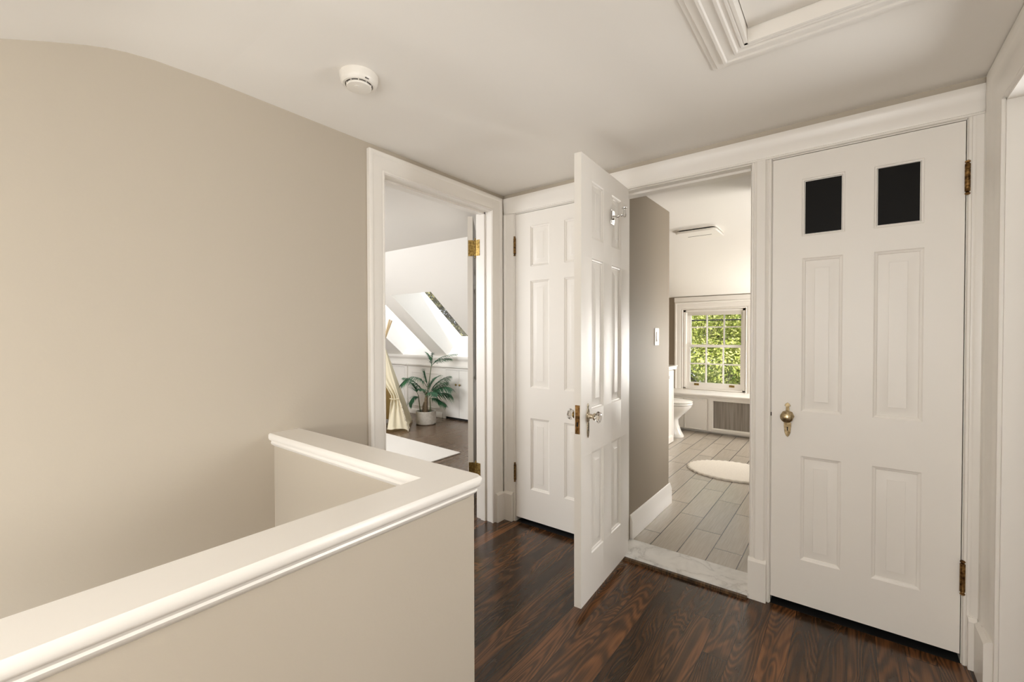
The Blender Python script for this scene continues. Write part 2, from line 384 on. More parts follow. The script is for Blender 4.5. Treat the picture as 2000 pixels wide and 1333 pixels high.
bp = [(2.46, 2.112), (3.9, 2.108), (4.25, 2.098), (4.55, 2.07), (4.8, 2.035), (5.15, 1.965), (5.45, 1.895), (5.62, 1.858), (5.74, 1.835), (5.9, 1.80), (6.15, 1.738)]
m.prism(bp + [(6.15, 2.3), (2.46, 2.3)], 'x', -2.2, 0.30)
struct('ceiling_bathroom', m, M['bceil'], 'white bathroom ceiling sloping down to the window', 'ceiling')
# unseen flat deck added over the rooms to block leaking sun
m = MB(); m.box(-7.4, 1.7, -0.7, 3.05, 2.42, 2.5)
struct('roof', m, M['roofo'], 'unseen flat dark deck added above the rooms to keep the sun out', 'roof')

# walls
m = MB(); slab(m, 'x', XLB, XL, -1.62, 2.40, -1.35, 2.30, [(1.352, 2.202, -0.13, 2.05)])
struct('wall_left', m, M['wall'], 'large beige wall on the left beside the stairwell', 'wall')
m = MB(); slab(m, 'y', YB, YBB, XLB, 0.50, 0.0, 2.30, [(-1.752, -1.114, 0, 2.03), (-1.032, -0.362, 0, 2.03), (-0.289, 0.343, 0, 2.03)])
struct('wall_back', m, M['wall'], 'beige wall behind the row of three white doors', 'wall')
m = MB(); slab(m, 'x', XR, XR+0.14, -1.62, YB, 0.0, 2.30, [(1.30, 2.125, 0, 2.0)])
struct('wall_right', m, M['wall'], 'wall at the right edge with a cased opening', 'wall')
m = MB(); slab(m, 'y', -1.76, -1.62, XLB, XR+0.14, -1.35, 2.0, [(-1.72, -1.02, 0.30, 1.22)])  # opening made for the assumed stair window
struct('wall_front', m, M['wall'], 'low wall under the sloping ceiling behind the camera', 'wall')
# half wall round the stairwell
m = MB()
hw = [(-1.856, 0.8255), (-0.9205, 0.8255), (-0.9205, -1.62), (-0.8355, -1.62), (-0.8355, 0.9105), (-1.856, 0.9105)]
m.prism(hw, 'z', 0.0, 0.80)
m.box(-0.9205, -0.90, -1.62, 0.84, -1.35, 0.0); m.box(-1.856, -0.92, 0.8255, 0.84, -1.35, 0.0)
struct('wall_stairwell', m, M['wall'], 'beige L shaped half wall round the stairwell', 'wall')
m = MB()
cap = [(-.065, .818), (-.065, .832), (-.060, .838), (.060, .838), (.065, .832), (.065, .815), (.061, .810), (.055, .808), (.054, .803), (.056, .798), (.053, .791), (.047, .787), (.043, .783),
       (-.043, .783), (-.047, .787), (-.053, .791), (-.056, .798), (-.054, .803), (-.055, .808), (-.061, .810)]
m.sweep([(-1.856, .868, 0), (-.878, .868, 0), (-.878, -1.62, 0)], cap, (0, 0, 1))
T1 = struct('trim_1', m, M['white'], 'glossy white moulded cap on top of the stairwell half wall', 'trim')
bm = bmesh.new(); bm.from_mesh(T1.data); bm.verts.ensure_lookup_table()
k_ = len(cap); ring = set(range(k_, 2*k_)); cut = []
for e in bm.edges:
    a, b_ = e.verts[0].index, e.verts[1].index
    if a in ring and b_ in ring and e.verts[0].co.x > -.84 and e.verts[1].co.x > -.84: cut.append(e)
bmesh.ops.bevel(bm, geom=cut, offset=.020, segments=4, affect='EDGES', profile=.5); bm.to_mesh(T1.data); bm.free()
T1.data.set_sharp_from_angle(angle=math.radians(40))

# closets
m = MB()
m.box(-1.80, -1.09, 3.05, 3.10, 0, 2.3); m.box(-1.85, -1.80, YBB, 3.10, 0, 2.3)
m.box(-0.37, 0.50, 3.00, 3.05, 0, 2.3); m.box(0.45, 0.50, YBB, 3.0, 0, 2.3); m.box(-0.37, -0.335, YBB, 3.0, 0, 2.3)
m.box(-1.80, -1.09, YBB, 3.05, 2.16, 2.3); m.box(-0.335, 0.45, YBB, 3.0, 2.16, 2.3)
struct('wall_closets', m, M['black'], 'closet walls behind the closed white doors, painted black for the lack of light', 'wall')  # unlit closet interior is put into black wall colour
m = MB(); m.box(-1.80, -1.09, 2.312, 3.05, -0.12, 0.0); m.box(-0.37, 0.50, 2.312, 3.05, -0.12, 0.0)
struct('floor_closets', m, M['black'], 'closet floor seen under the closed doors, its shade put into a black colour', 'floor')  # shade under the closed doors is put into the floor colour
# bathroom walls
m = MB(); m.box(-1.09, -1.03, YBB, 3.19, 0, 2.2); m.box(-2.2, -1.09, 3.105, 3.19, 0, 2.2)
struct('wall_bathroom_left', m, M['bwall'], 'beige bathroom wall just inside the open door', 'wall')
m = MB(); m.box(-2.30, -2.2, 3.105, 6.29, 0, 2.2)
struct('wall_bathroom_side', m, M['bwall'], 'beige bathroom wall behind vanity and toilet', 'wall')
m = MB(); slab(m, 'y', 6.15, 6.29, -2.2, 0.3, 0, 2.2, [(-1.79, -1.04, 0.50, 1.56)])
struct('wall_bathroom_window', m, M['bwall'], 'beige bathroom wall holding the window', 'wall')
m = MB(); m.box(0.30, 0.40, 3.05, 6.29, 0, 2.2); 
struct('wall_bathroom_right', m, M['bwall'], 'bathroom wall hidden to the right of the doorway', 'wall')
# bedroom walls
m = MB(); m.box(-7.3, -7.2, -0.7, 4.7, 0, 2.5)
m.box(-7.3, XLB, -0.7, -0.6, 0, 2.5); m.box(XLB-0.02, -2.3, 3.105, 3.15, 0, 2.3); m.box(-2.4, -2.3, 3.15, 4.7, 0, 2.5)
m.box(XLB, -1.856, 2.40, 3.105, 0, 2.3)
struct('wall_bedroom', m, M['bedw'], 'white bedroom walls beyond the left doorway', 'wall')
m = MB(); slab(m, 'y', 4.56, 4.70, -7.2, -2.4, 0, 0.93, [])
# bottom faces of the skylight wells belong to the knee wall
for x0, x1 in (W1, W2):
    m.prism([(4.555, .80), (4.555, .925), (4.60, .925), (4.66, 1.0), (4.69, 1.0), (4.69, 1.02), (4.84, 1.17), (4.93, 1.09), (4.70, .80)], 'x', x0, x1)
struct('wall_knee', m, M['bedw'], 'low white knee wall under the bedroom skylights', 'wall')
# room behind the opening on the right
m = MB(); m.box(1.6, 1.7, -0.2, 3.1, 0, 2.3); m.box(0.544, 1.6, 3.05, 3.1, 0, 2.3); m.box(0.544, 1.6, -0.2, -0.1, 0, 2.3); m.box(0.544, 1.7, -0.2, 3.1, 2.18, 2.3)
struct('wall_side_room', m, M['bedw'], 'white walls of the room beyond the right opening', 'wall')
m = MB(); m.box(0.60, 1.6, -0.1, 3.05, -0.12, 0.0)
struct('floor_side_room', m, M['floor'], 'dark board floor of the room beyond the right opening', 'floor')

# ---------------------------------------------------------------- casings
def casing(w, flip=False):
    """profile (u across from the opening edge, v out of the wall)"""
    p = [(0, 0), (0, .011), (.003, .015), (.009, .015), (.012, .011), (.016, .011), (.02, .014), (w*.45, .017), (w*.74, .0185), (w*.78, .023), (w*.84, .0255), (w*.95, .0255), (w, .022), (w, 0)]
    return p
n_ = (0, -1, 0)
m = MB()
# back wall: continuous head strip and four uprights
hd = [(0, 0), (0, .011), (.003, .015), (.009, .015), (.012, .011), (.02, .013), (.05, .017), (.078, .020), (.081, .022), (.098, .0235), (.108, .021), (.108, 0)]
m.prism([(YB - v, DT + .006 + u) for u, v in hd], 'x', -1.842, 0.392)
def upright(mb, x0, x1, mirror, z0=0.0, z1=DT+.006, both=False):
    w = abs(x1 - x0)
    if both: pf = [(0, 0), (0, .011), (.003, .015), (.009, .015), (.012, .011), (.018, .014), (w*.3, .022), (w*.7, .022), (w-.018, .014), (w-.012, .011), (w-.009, .015), (w-.003, .015), (w, .011), (w, 0)]
    else: pf = casing(w)
    mb.prism([((x1 - u) if mirror else (x0 + u), YB - v) for u, v in pf], 'z', z0, z1)
upright(m, -1.840, -1.748, True)
upright(m, -1.118, -1.026, False, both=True)
upright(m, -0.368, -0.285, False, both=True)
upright(m, 0.339, 0.392, False)
struct('trim_2', m, M['white'], 'white moulded casing framing the three doors on the back wall', 'trim')
# base blocks on the casing legs
m = MB()
def block(mb, x0, x1, d, h=.19, z0=0.0):
    mb.prism([(YB, z0), (YB-d, z0), (YB-d, h-.012), (YB-d+.012, h), (YB, h)], 'x', x0, x1)
block(m, -1.829, -1.760, .036); block(m, -1.112, -1.030, .034); block(m, -0.372, -0.298, .032); block(m, 0.352, 0.376, .034)
struct('baseboard_back', m, M['white'], 'white base blocks at the feet of the back wall door casings', 'baseboard')
# jamb linings of the back wall doors
m = MB()
for x0, x1 in ((-1.752, -1.114), (-1.032, -0.362), (-0.289, 0.343)):
    m.box(x0, x0+.006, YB-.004, YBB+.004, 0, 2.03); m.box(x1-.006, x1, YB-.004, YBB+.004, 0, 2.03); m.box(x0, x1, YB-.004, YBB+.004, 2.024, 2.034)
# door stops of the bathroom doorway
m.box(-0.379, -0.368, 2.365, 2.40, 0.02, 2.024); m.box(-1.026, -0.368, 2.365, 2.40, 2.012, 2.024)
# bathroom side casing head edge
struct('trim_3', m, M['white'], 'white jamb linings inside the back wall doorways', 'trim')
# left wall doorway
m = MB()
m.sweep([(XL, 1.362, 0), (XL, 1.362, 2.04), (XL, 2.192, 2.04), (XL, 2.192, 0)], casing(.095), (1, 0, 0))
struct('trim_4', m, M['white'], 'white moulded casing round the bedroom doorway', 'trim')
m = MB()
m.box(XLB-.004, XL+.004, 1.352, 1.360, 0, 2.05); m.box(XLB-.004, XL+.004, 2.196, 2.204, 0, 2.05); m.box(XLB-.004, XL+.004, 1.352, 2.204, 2.038, 2.052)
m.box(-1.945, -1.908, 1.360, 1.370, 0, 2.038); m.box(-1.945, -1.908, 2.186, 2.196, 0, 2.038); m.box(-1.945, -1.908, 1.360, 2.196, 2.026, 2.038)
struct('trim_5', m, M['white'], 'white jamb lining and stop of the bedroom doorway', 'trim')
m = MB()
m.prism([(XL, 0), (XL+.036, 0), (XL+.036, .178), (XL+.024, .19), (XL, .19)], 'y', 2.214, 2.284)
m.prism([(XL, 0), (XL+.036, 0), (XL+.036, .178), (XL+.024, .19), (XL, .19)], 'y', 1.266, 1.345)
struct('baseboard_left', m, M['white'], 'white base blocks at the feet of the bedroom doorway casing', 'baseboard')
# right wall opening
m = MB()
m.sweep([(XR, 2.130, 0), (XR, 2.130, 2.002), (XR, 1.295, 2.002), (XR, 1.295, 0)], casing(.160), (-1, 0, 0))
struct('trim_6', m, M['white'], 'white moulded casing of the opening at the right edge', 'trim')
m = MB()
m.box(XR-.006, XR+.146, 2.119, 2.127, 0, 2.03); m.box(XR-.006, XR+.146, 1.298, 1.306, 0, 2.03); m.box(XR-.006, XR+.146, 1.298, 2.127, 1.994, 2.002)
m.box(XR+.055, XR+.09, 2.108, 2.119, 0, 2.022); m.box(XR+.055, XR+.09, 1.306, 1.317, 0, 2.022); m.box(XR+.055, XR+.09, 1.306, 2.119, 1.982, 1.994)
struct('trim_7', m, M['white'], 'white jamb and stop of the opening at the right edge', 'trim')
m = MB()
m.prism([(XR, 0), (XR-.037, 0), (XR-.037, .178), (XR-.025, .19), (XR, .19)], 'y', 2.150, 2.284)
struct('baseboard_right', m, M['white'], 'white base block in the right corner by the opening', 'baseboard')
# threshold
m = MB(); m.prism([(2.281, .004), (2.281, .018), (2.284, .022), (2.484, .022), (2.487, .018), (2.487, .004)], 'x', -1.026, -0.368)
tag(m.build('marble_threshold', M['marble'], bevel=0), 'white grey veined marble threshold in the bathroom doorway', 'threshold')
m = MB(); m.box(-0.976, -0.372, 2.262, 2.281, 0.0, 0.013)
tag(m.build('threshold_strip', M['strip']), 'worn brown wooden strip in front of the marble threshold', 'trim')
# bathroom baseboard
m = MB()
bb = [(0, .017), (0, .125), (.004, .130), (.004, .138), (.009, .145), (.009, .152), (.014, .160), (.018, .160), (.018, .017)]
m.prism([(-1.03 + .018 - u, z) for u, z in bb], 'y', 2.487, 3.208)
m.prism([(3.19 + .018 - u, z) for u, z in bb], 'x', -1.6, -1.03)
struct('baseboard_bathroom', m, M['white'], 'white moulded baseboard along the beige bathroom wall', 'baseboard')

# ================================================================= DOORS
def door_leaf(w, h, t, panels, x_off=0.0, y_off=0.0, z0=0.0, openings=()):
    """panelled slab; front face at y_off (facing -y) back at y_off+t; panels (x0,x1,z0,z1)"""
    mb = MB(); allp = list(panels) + list(openings)
    xs = sorted({0, w, *[p[0] for p in allp], *[p[1] for p in allp]}); zs = sorted({z0, h, *[p[2] for p in allp], *[p[3] for p in allp]})
    for side in (0, 1):
        y = y_off + (t if side else 0); sg = -1 if side else 1
        for i in range(len(xs)-1):
            for j in range(len(zs)-1):
                cx, cz = (xs[i]+xs[i+1])/2, (zs[j]+zs[j+1])/2
                if any(p[0] < cx < p[1] and p[2] < cz < p[3] for p in allp): continue
                a, b, c, d = xs[i], xs[i+1], zs[j], zs[j+1]
                mb.add([(x_off+a, y, c), (x_off+b, y, c), (x_off+b, y, d), (x_off+a, y, d)], [(0, 1, 2, 3)])
        for k, p in enumerate(allp):
            op = k >= len(panels)
            steps = [(0, 0), (.004, .004), (.010, .006), (.013, .010), (.022, .010), (.046, .0035), (.047, .0025)] if not op else [(0, 0), (.003, .003), (.008, .004), (.010, .010)]
            rings = []
            for ins, dp in steps:
                rings.append([(x_off+p[0]+ins, y+sg*dp, p[2]+ins), (x_off+p[1]-ins, y+sg*dp, p[2]+ins), (x_off+p[1]-ins, y+sg*dp, p[3]-ins), (x_off+p[0]+ins, y+sg*dp, p[3]-ins)])
            mb.grid(rings, closed_u=True); mb.add(rings[-1], [(0, 1, 2, 3)])
    x0, x1, y0, y1 = x_off, x_off + w, y_off, y_off + t
    mb.add([(x0,y0,z0),(x0,y1,z0),(x0,y1,h),(x0,y0,h)], [(0,1,2,3)]); mb.add([(x1,y0,z0),(x1,y1,z0),(x1,y1,h),(x1,y0,h)], [(0,1,2,3)])
    mb.add([(x0,y0,z0),(x1,y0,z0),(x1,y1,z0),(x0,y1,z0)], [(0,1,2,3)]); mb.add([(x0,y0,h),(x1,y0,h),(x1,y1,h),(x0,y1,h)], [(0,1,2,3)])
    # weld so that normals can be made consistent
    bm = bmesh.new(); vv = [bm.verts.new(v) for v in mb.v]
    for f in mb.f:
        try: bm.faces.new([vv[i] for i in f])
        except ValueError: pass
    bmesh.ops.remove_doubles(bm, verts=bm.verts, dist=1e-5); bm.verts.ensure_lookup_table()
    out = MB(); bm.verts.index_update(); out.v = [v.co.copy() for v in bm.verts]; out.f = [[v.index for v in f.verts] for f in bm.faces]; out.mi = [0]*len(out.f); bm.free()
    return out
def barrel(mb, x, y, z0, z1, r=.0065):
    hh = (z1 - z0)
    for k in range(5):
        a = z0 + hh*k/5; b = z0 + hh*(k+1)/5
        mb.lathe([(r*.86, a), (r, a+.001), (r, b-.001), (r*.86, b)], (x, y, 0), n=14)
    for zc, sg in ((z0, -1), (z1, 1)):
        mb.lathe([(r*.6, 0), (r*.7, .002), (r*.5, .003), (r*.95, .006), (r*1.0, .009), (r*.7, .012), (r*.1, .0135)], (x, y, zc), (0, 0, sg), n=14)
    return mb
rows6 = lambda c0, c1: [(a, b, z0, z1) for (a, b) in (c0, c1) for (z0, z1) in ((.234, .697), (.892, 1.580), (1.671, 1.929))]

# door_4 : right closet door with two vents
D4 = thing('door_4', 'white closed panel door with two black vent screens on the right', 'door', (-0.2815, YB-.009, 0), kind='structure')
lf = door_leaf(.615, DT-.003, .035, [(.113, .256, .234, .696), (.357, .506, .234, .696), (.113, .256, .893, 1.567), (.357, .506, .893, 1.567)], z0=.036, openings=[(.110, .262, 1.663, 1.914), (.355, .505, 1.661, 1.911)])
lf.build('door_leaf', M['door'], D4, smooth=25)
for x0, x1 in ((.1225, .2495), (.3675, .4925)):
    m = MB(); m.box(x0, x1, .0075, .0125, 1.674, 1.901); m.build('vent_screen', M['screen'], D4)['label'] = 'black perforated vent screen'
for z0, z1 in ((.275, .380), (1.757, 1.858)):
    m = MB(); barrel(m, .6195, -.008, z0, z1, .008); m.box(.6155, .6225, -.004, .004, z0, z1)
    m.build('hinge', M['bronze'], D4)['label'] = 'dark antique brass hinge'
# escutcheon: leaf-like cap, octagonal rose, tapering keyhole plate
m = MB()
kx, kz = .0625, .868
m.prism([(kx-.011, kz+.044), (kx-.011, kz+.048), (kx-.007, kz+.055), (kx, kz+.060), (kx+.007, kz+.055), (kx+.011, kz+.048), (kx+.011, kz+.044), (kx+.006, kz+.043), (kx+.0075, kz+.018), (kx-.0075, kz+.018), (kx-.006, kz+.043)], 'y', -.004, 0)
m.prism([(kx-.014, kz-.028), (kx-.014, kz-.045), (kx-.011, kz-.075), (kx-.006, kz-.088), (kx, kz-.094), (kx+.006, kz-.088), (kx+.011, kz-.075), (kx+.014, kz-.045), (kx+.014, kz-.028)], 'y', -.004, 0)
m.lathe([(.026, 0), (.026, .003), (.023, .006), (.020, .006)], (kx, 0, kz), (0, -1, 0), n=8)
m.build('escutcheon', M['brass'], D4, bevel=.001)['label'] = 'aged brass escutcheon plate'
m = MB(); m.lathe([(.003, 0), (.003, .0006)], (kx, -.0040, kz-.052), (0, -1, 0), n=12); m.box(kx-.0018, kx+.0018, -.0046, -.004, kz-.066, kz-.052)
m.build('keyhole', M['black'], D4)
m = MB(); m.lathe([(.010, .004), (.009, .018), (.011, .026), (.020, .031), (.0245, .038), (.0245, .043), (.021, .047), (.019, .0475), (.018, .050), (.010, .0535), (.002, .0545)], (kx, 0, kz), (0, -1, 0), n=28)
m.build('door_knob', M['brass'], D4)['label'] = 'round aged brass knob'
m = MB(); m.box(-.0035, .0005, -.0005, .012, .862, .878); m.build('latch', M['black'], D4)

# door_2 : left closet door
D2 = thing('door_2', 'white closed six panel door in the left corner', 'door', (-1.742, YB-.009, 0), kind='structure')
door_leaf(.620, DT-.003, .035, rows6((.116, .259), (.366, .509)), z0=.034).build('door_leaf', M['door'], D2, smooth=25)
for z0, z1 in ((.275, .378), (1.762, 1.866)):
    m = MB(); barrel(m, -.006, -.007, z0, z1, .0075); m.box(-.007, .001, -.004, .004, z0, z1)
    m.build('hinge', M['bronze'], D2)['label'] = 'dark antique brass hinge'

# door_3 : open bathroom door, hinge at the left jamb, swung into the landing (about 87 degrees)
hinge = Vector((-0.9575, 2.286, 0)); free = Vector((-0.9215, 1.690, 0)); dv = free - hinge
# local x runs from the free edge to the hinge so that the front face (-y local) looks to +x world
ang = math.atan2(-dv.y, -dv.x)
D3 = thing('door_3', 'open white six panel bathroom door with glass knobs and robe hook', 'door', tuple(free), ang, kind='structure')
wd = dv.length
door_leaf(wd, 2.022, .033, rows6((.112, .252), (.354, .488)), z0=.036).build('door_leaf', M['door'], D3, smooth=25, bevel=.0015)
def glass_knob(sg, y0):
    """sg=-1: front side"""
    ax = (0, sg, 0); kx, kz = .069, .870
    m = MB(); m.lathe([(.0165, 0), (.0165, .003), (.012, .006), (.011, .016), (.0095, .020), (.010, .028), (.0155, .030), (.0165, .034), (.0145, .037)], (kx, y0, kz), ax, n=24)
    k = m.build('knob_shank', M['brassy'] if sg > 0 else M['nickel'], D3); k['label'] = 'brass knob shank'
    m = MB(); m.lathe([(.012, .036), (.016, .040), (.0245, .046), (.0265, .052), (.0235, .058), (.015, .062), (.006, .0635)], (kx, y0, kz), ax, n=8)
    g = m.build('door_knob', M['crystal'], D3, smooth=5); g['label'] = 'clear cut glass knob'
glass_knob(-1, 0.0); glass_knob(1, .033)
def plate(sg, y0):
    kx, kz = .069, .870; m = MB()
    a, b = (y0 - .0035, y0) if sg < 0 else (y0, y0 + .0035)
    m.prism([(kx-.008, kz+.046), (kx, kz+.058), (kx+.008, kz+.046), (kx+.005, kz+.036), (kx+.013, kz+.024), (kx+.018, kz), (kx+.013, kz-.022), (kx+.007, kz-.027), (kx+.011, kz-.034), (kx+.011, kz-.072), (kx+.007, kz-.088), (kx, kz-.098),
             (kx-.007, kz-.088), (kx-.011, kz-.072), (kx-.011, kz-.034), (kx-.007, kz-.027), (kx-.013, kz-.022), (kx-.018, kz), (kx-.013, kz+.024), (kx-.005, kz+.036)], 'y', a, b)
    m.build('escutcheon', M['nickel'], D3, bevel=.001)['label'] = 'pale brass escutcheon plate'
    m = MB(); m.box(kx-.0018, kx+.0018, (y0-.0041) if sg < 0 else (y0+.0036), (y0-.0036) if sg < 0 else (y0+.0041), kz-.066, kz-.050); m.build('keyhole', M['black'], D3)
plate(-1, 0.0); plate(1, .033)
m = MB(); m.box(-.0018, .0006, .006, .0275, .800, .926); mp = m.build('latch_plate', M['rust'], D3); mp['label'] = 'worn brass latch plate on the door edge'
m = MB(); m.prism([(-.008, .012), (-.0018, .0105), (-.0018, .0235), (-.006, .0235)], 'z', .868, .880); m.build('latch', M['bronze'], mp)
m = MB(); m.box(-.0024, -.0017, .013, .0205, .833, .852); m.build('bolt_slot', M['black'], mp)
for z in (.806, .920):
    m = MB(); m.lathe([(.0025, 0), (.0025, .0006)], (-.0018, .0167, z), (-1, 0, 0), n=10); m.build('screw', M['bronze'], mp)
# robe hook on the upper rail
hx, hz = wd - .245, 1.815
hk = MB(); hk.box(hx-.021, hx+.021, -.006, -.0002, hz-.036, hz+.036); hk.box(hx-.017, hx+.017, -.010, -.006, hz-.031, hz+.031)
RH = hk.build('robe_hook', M['chrome'], D3, bevel=.0015); RH['label'] = 'chrome robe hook with square back plate'
m = MB(); m.lathe([(.012, .010), (.011, .014), (.006, .018), (.0055, .026), (.008, .030), (.008, .033), (.005, .037), (.0048, .046), (.0065, .050), (.0045, .054), (.0045, .062)], (hx, 0, hz-.004), (0, -1, .16), n=18)
m.build('hook_arm', M['chrome'], RH)
m = MB(); m.lathe([(.003, -.016), (.0075, -.013), (.0085, -.004), (.0065, .010), (.0045, .020), (.0055, .023), (.014, .027), (.0145, .029), (.006, .031), (.001, .0315)], (hx, -.066, hz+.008), (0, 0, 1), n=20)
m.build('hook_post', M['chrome'], RH)
for z0, z1 in ((.275, .375), (1.76, 1.86)):
    m = MB(); barrel(m, wd + .005, .0345, z0, z1, .006); m.build('hinge', M['bronze'], D3)

# door_1 : bedroom door swung wide open into the bedroom, seen edge on
b = math.radians(39.5)
D1 = thing('door_1', 'white bedroom door swung back inside the left doorway, seen edge on', 'door', (-1.996, 2.194, 0), PI/2 + b, kind='structure')
door_leaf(.80, 2.028, .035, [(a+.06, c+.06, z0, z1) for (a, c, z0, z1) in rows6((.075, .30), (.385, .61))], x_off=.006, y_off=.016, z0=.03).build('door_leaf', M['door'], D1, smooth=25)
for z0, z1 in ((.270, .372), (1.762, 1.868)):
    m = MB(); barrel(m, 0, 0, z0, z1, .0055)
    m.box(.003, .006, .0165, .046, z0, z1); m.box(.0, .006, .003, .0165, z0+.002, z1-.002)     # leaf on the door edge
    hg = m.build('hinge', M['brassy'], D1); hg['label'] = 'bright brass butt hinge'
    j = MB(); j.box(-1.992, -1.955, 2.1935, 2.1958, z0, z1)        # leaf on the jamb
    jl = j.build('hinge_leaf', M['brassy'], D1, world=True); jl['label'] = 'brass hinge leaf let into the jamb'
    for yy, zz in ((.040, z0+.012), (.043, (z0+z1)/2), (.040, z1-.012)):
        s = MB(); s.lathe([(.0032, 0), (.0032, .0006)], (.003, yy, zz), (-1, 0, 0), n=10); s.build('screw', M['bronze'], hg)
m = MB(); m.lathe([(.012, 0), (.012, .004), (.008, .008), (.008, .03), (.022, .04), (.024, .05), (.015, .06), (.002, .062)], (.745, .016, .87), (0, -1, 0), n=16)
m.build('door_knob', M['brass'], D1)

# ================================================================= CEILING THINGS
AH = thing('attic_hatch', 'white panelled attic hatch with moulded frame in the ceiling', 'hatch', (HX0, HY0, CEIL-.03))
m = MB()
fr = [(0, .0), (0, -.018), (.003, -.021), (.010, -.021), (.013, -.017), (.022, -.017), (.026, -.022), (.034, -.022), (.038, -.016), (.062, -.0155), (.066, -.020), (.074, -.020), (.078, -.012), (.100, -.011), (.104, -.006), (.116, -.005), (.118, .0)]
# closed sweep, counter clockwise seen from above; u negative = outwards
m.sweep([(HX0, HY0, CEIL-.0005), (HX1, HY0, CEIL-.0005), (HX1, HY1, CEIL-.0005), (HX0, HY1, CEIL-.0005)], [(-u, w) for u, w in fr], (0, 0, 1), closed=True)
m.build('frame', M['white'], AH, world=True)
m = MB()
for a in (0,):
    m.box(HX0+.0005, HX0+.010, HY0, HY1, CEIL-.0215, CEIL+.06); m.box(HX1-.010, HX1-.0005, HY0, HY1, CEIL-.0215, CEIL+.06)
    m.box(HX0, HX1, HY0+.0005, HY0+.010, CEIL-.0215, CEIL+.06); m.box(HX0, HX1, HY1-.010, HY1-.0005, CEIL-.0215, CEIL+.06)
m.build('lining', M['white'], AH, world=True)
m = MB(); m.box(HX0+.012, HX1-.012, HY0+.012, HY1-.012, CEIL+.022, CEIL+.058)
m.build('hatch_panel', M['ceil'], AH, world=True)

SD = thing('smoke_detector', 'round white smoke detector on the landing ceiling', 'smoke detector', (-1.405, 0.930, CEIL-.045))
m = MB(); m.lathe([(.066, 0), (.066, .012), (.064, .016), (.064, .022), (.061, .030), (.055, .036), (.048, .036), (.046, .030)], (-1.405, .930, CEIL), (0, 0, -1), n=40)
m.build('base', M['plastic'], SD, world=True)
m = MB(); m.lathe([(.046, .029), (.044, .034), (.030, .034)], (-1.405, .930, CEIL), (0, 0, -1), n=40, cap=False); m.build('sensor_slot', M['slot'], SD, world=True)
m = MB(); m.lathe([(.042, .036), (.0435, .040), (.042, .044), (.036, .0455), (.001, .046)], (-1.405, .930, CEIL), (0, 0, -1), n=40)
for k in range(10):
    a = 2*PI*k/10; m.box(-1.405+.043*math.cos(a)-.0015, -1.405+.043*math.cos(a)+.0015, .93+.043*math.sin(a)-.0015, .93+.043*math.sin(a)+.0015, CEIL-.041, CEIL-.030)
cv = m.build('cover', M['plastic'], SD, world=True)
m = MB(); m.lathe([(.010, .0455), (.010, .0472), (.006, .0475)], (-1.405+.006, .930-.012, CEIL), (0, 0, -1), n=20); m.build('test_button', M['plastic'], cv, world=True)
m = MB(); m.box(-1.405+.052, -1.405+.060, .916, .930, CEIL-.0335, CEIL-.030); m.build('indicator_window', M['slot'], cv, world=True)

# ================================================================= BATHROOM
EV = thing('exhaust_fan', 'flat white exhaust fan cover on the bathroom ceiling', 'ceiling vent', (-1.01, 3.92, 2.075))
def rrect(x0, x1, y0, y1, r, k=5):
    p = []
    for cx, cy, a0 in ((x1-r, y1-r, 0), (x0+r, y1-r, PI/2), (x0+r, y0+r, PI), (x1-r, y0+r, 1.5*PI)):
        for i in range(k+1): a = a0 + PI/2*i/k; p.append((cx + r*math.cos(a), cy + r*math.sin(a)))
    return p
m = MB(); m.prism(rrect(-1.165, -.855, 3.765, 4.075, .03), 'z', 2.098, 2.112); m.build('housing', M['plastic'], EV, world=True)
m = MB(); m.prism(rrect(-1.150, -.870, 3.780, 4.060, .03), 'z', 2.088, 2.098); m.build('air_gap', M['black'], EV, world=True)
m = MB(); m.prism(rrect(-1.168, -.852, 3.762, 4.078, .035), 'z', 2.070, 2.088); cg = m.build('cover_panel', M['plastic'], EV, world=True, bevel=.004)
m = MB(); m.box(-1.11, -.92, 3.93, 3.936, 2.0685, 2.0705); m.build('sensor_line', M['slot'], cg, world=True)

SW = thing('light_switch', 'white paddle light switch on the beige bathroom wall', 'light switch', (-1.03, 2.93, 1.16))
m = MB(); m.prism(rrect(2.893, 2.967, 1.162, 1.276, .004, 2), 'x', -1.030, -1.0245); m.build('plate', M['plastic'], SW, world=True, bevel=.001)
m = MB(); m.prism([(-1.0245, 1.186), (-1.0175, 1.186), (-1.0215, 1.219), (-1.0205, 1.252), (-1.0245, 1.252)], 'y', 2.914, 2.946); m.build('paddle', M['plastic'], SW, world=True)
m = MB(); m.lathe([(.002, 0), (.002, .0005)], (-1.0245, 2.93, 1.267), (1, 0, 0), n=8); m.build('screw', M['slot'], SW, world=True)
m = MB(); m.lathe([(.002, 0), (.002, .0005)], (-1.0245, 2.93, 1.171), (1, 0, 0), n=8); m.build('screw', M['slot'], SW, world=True)

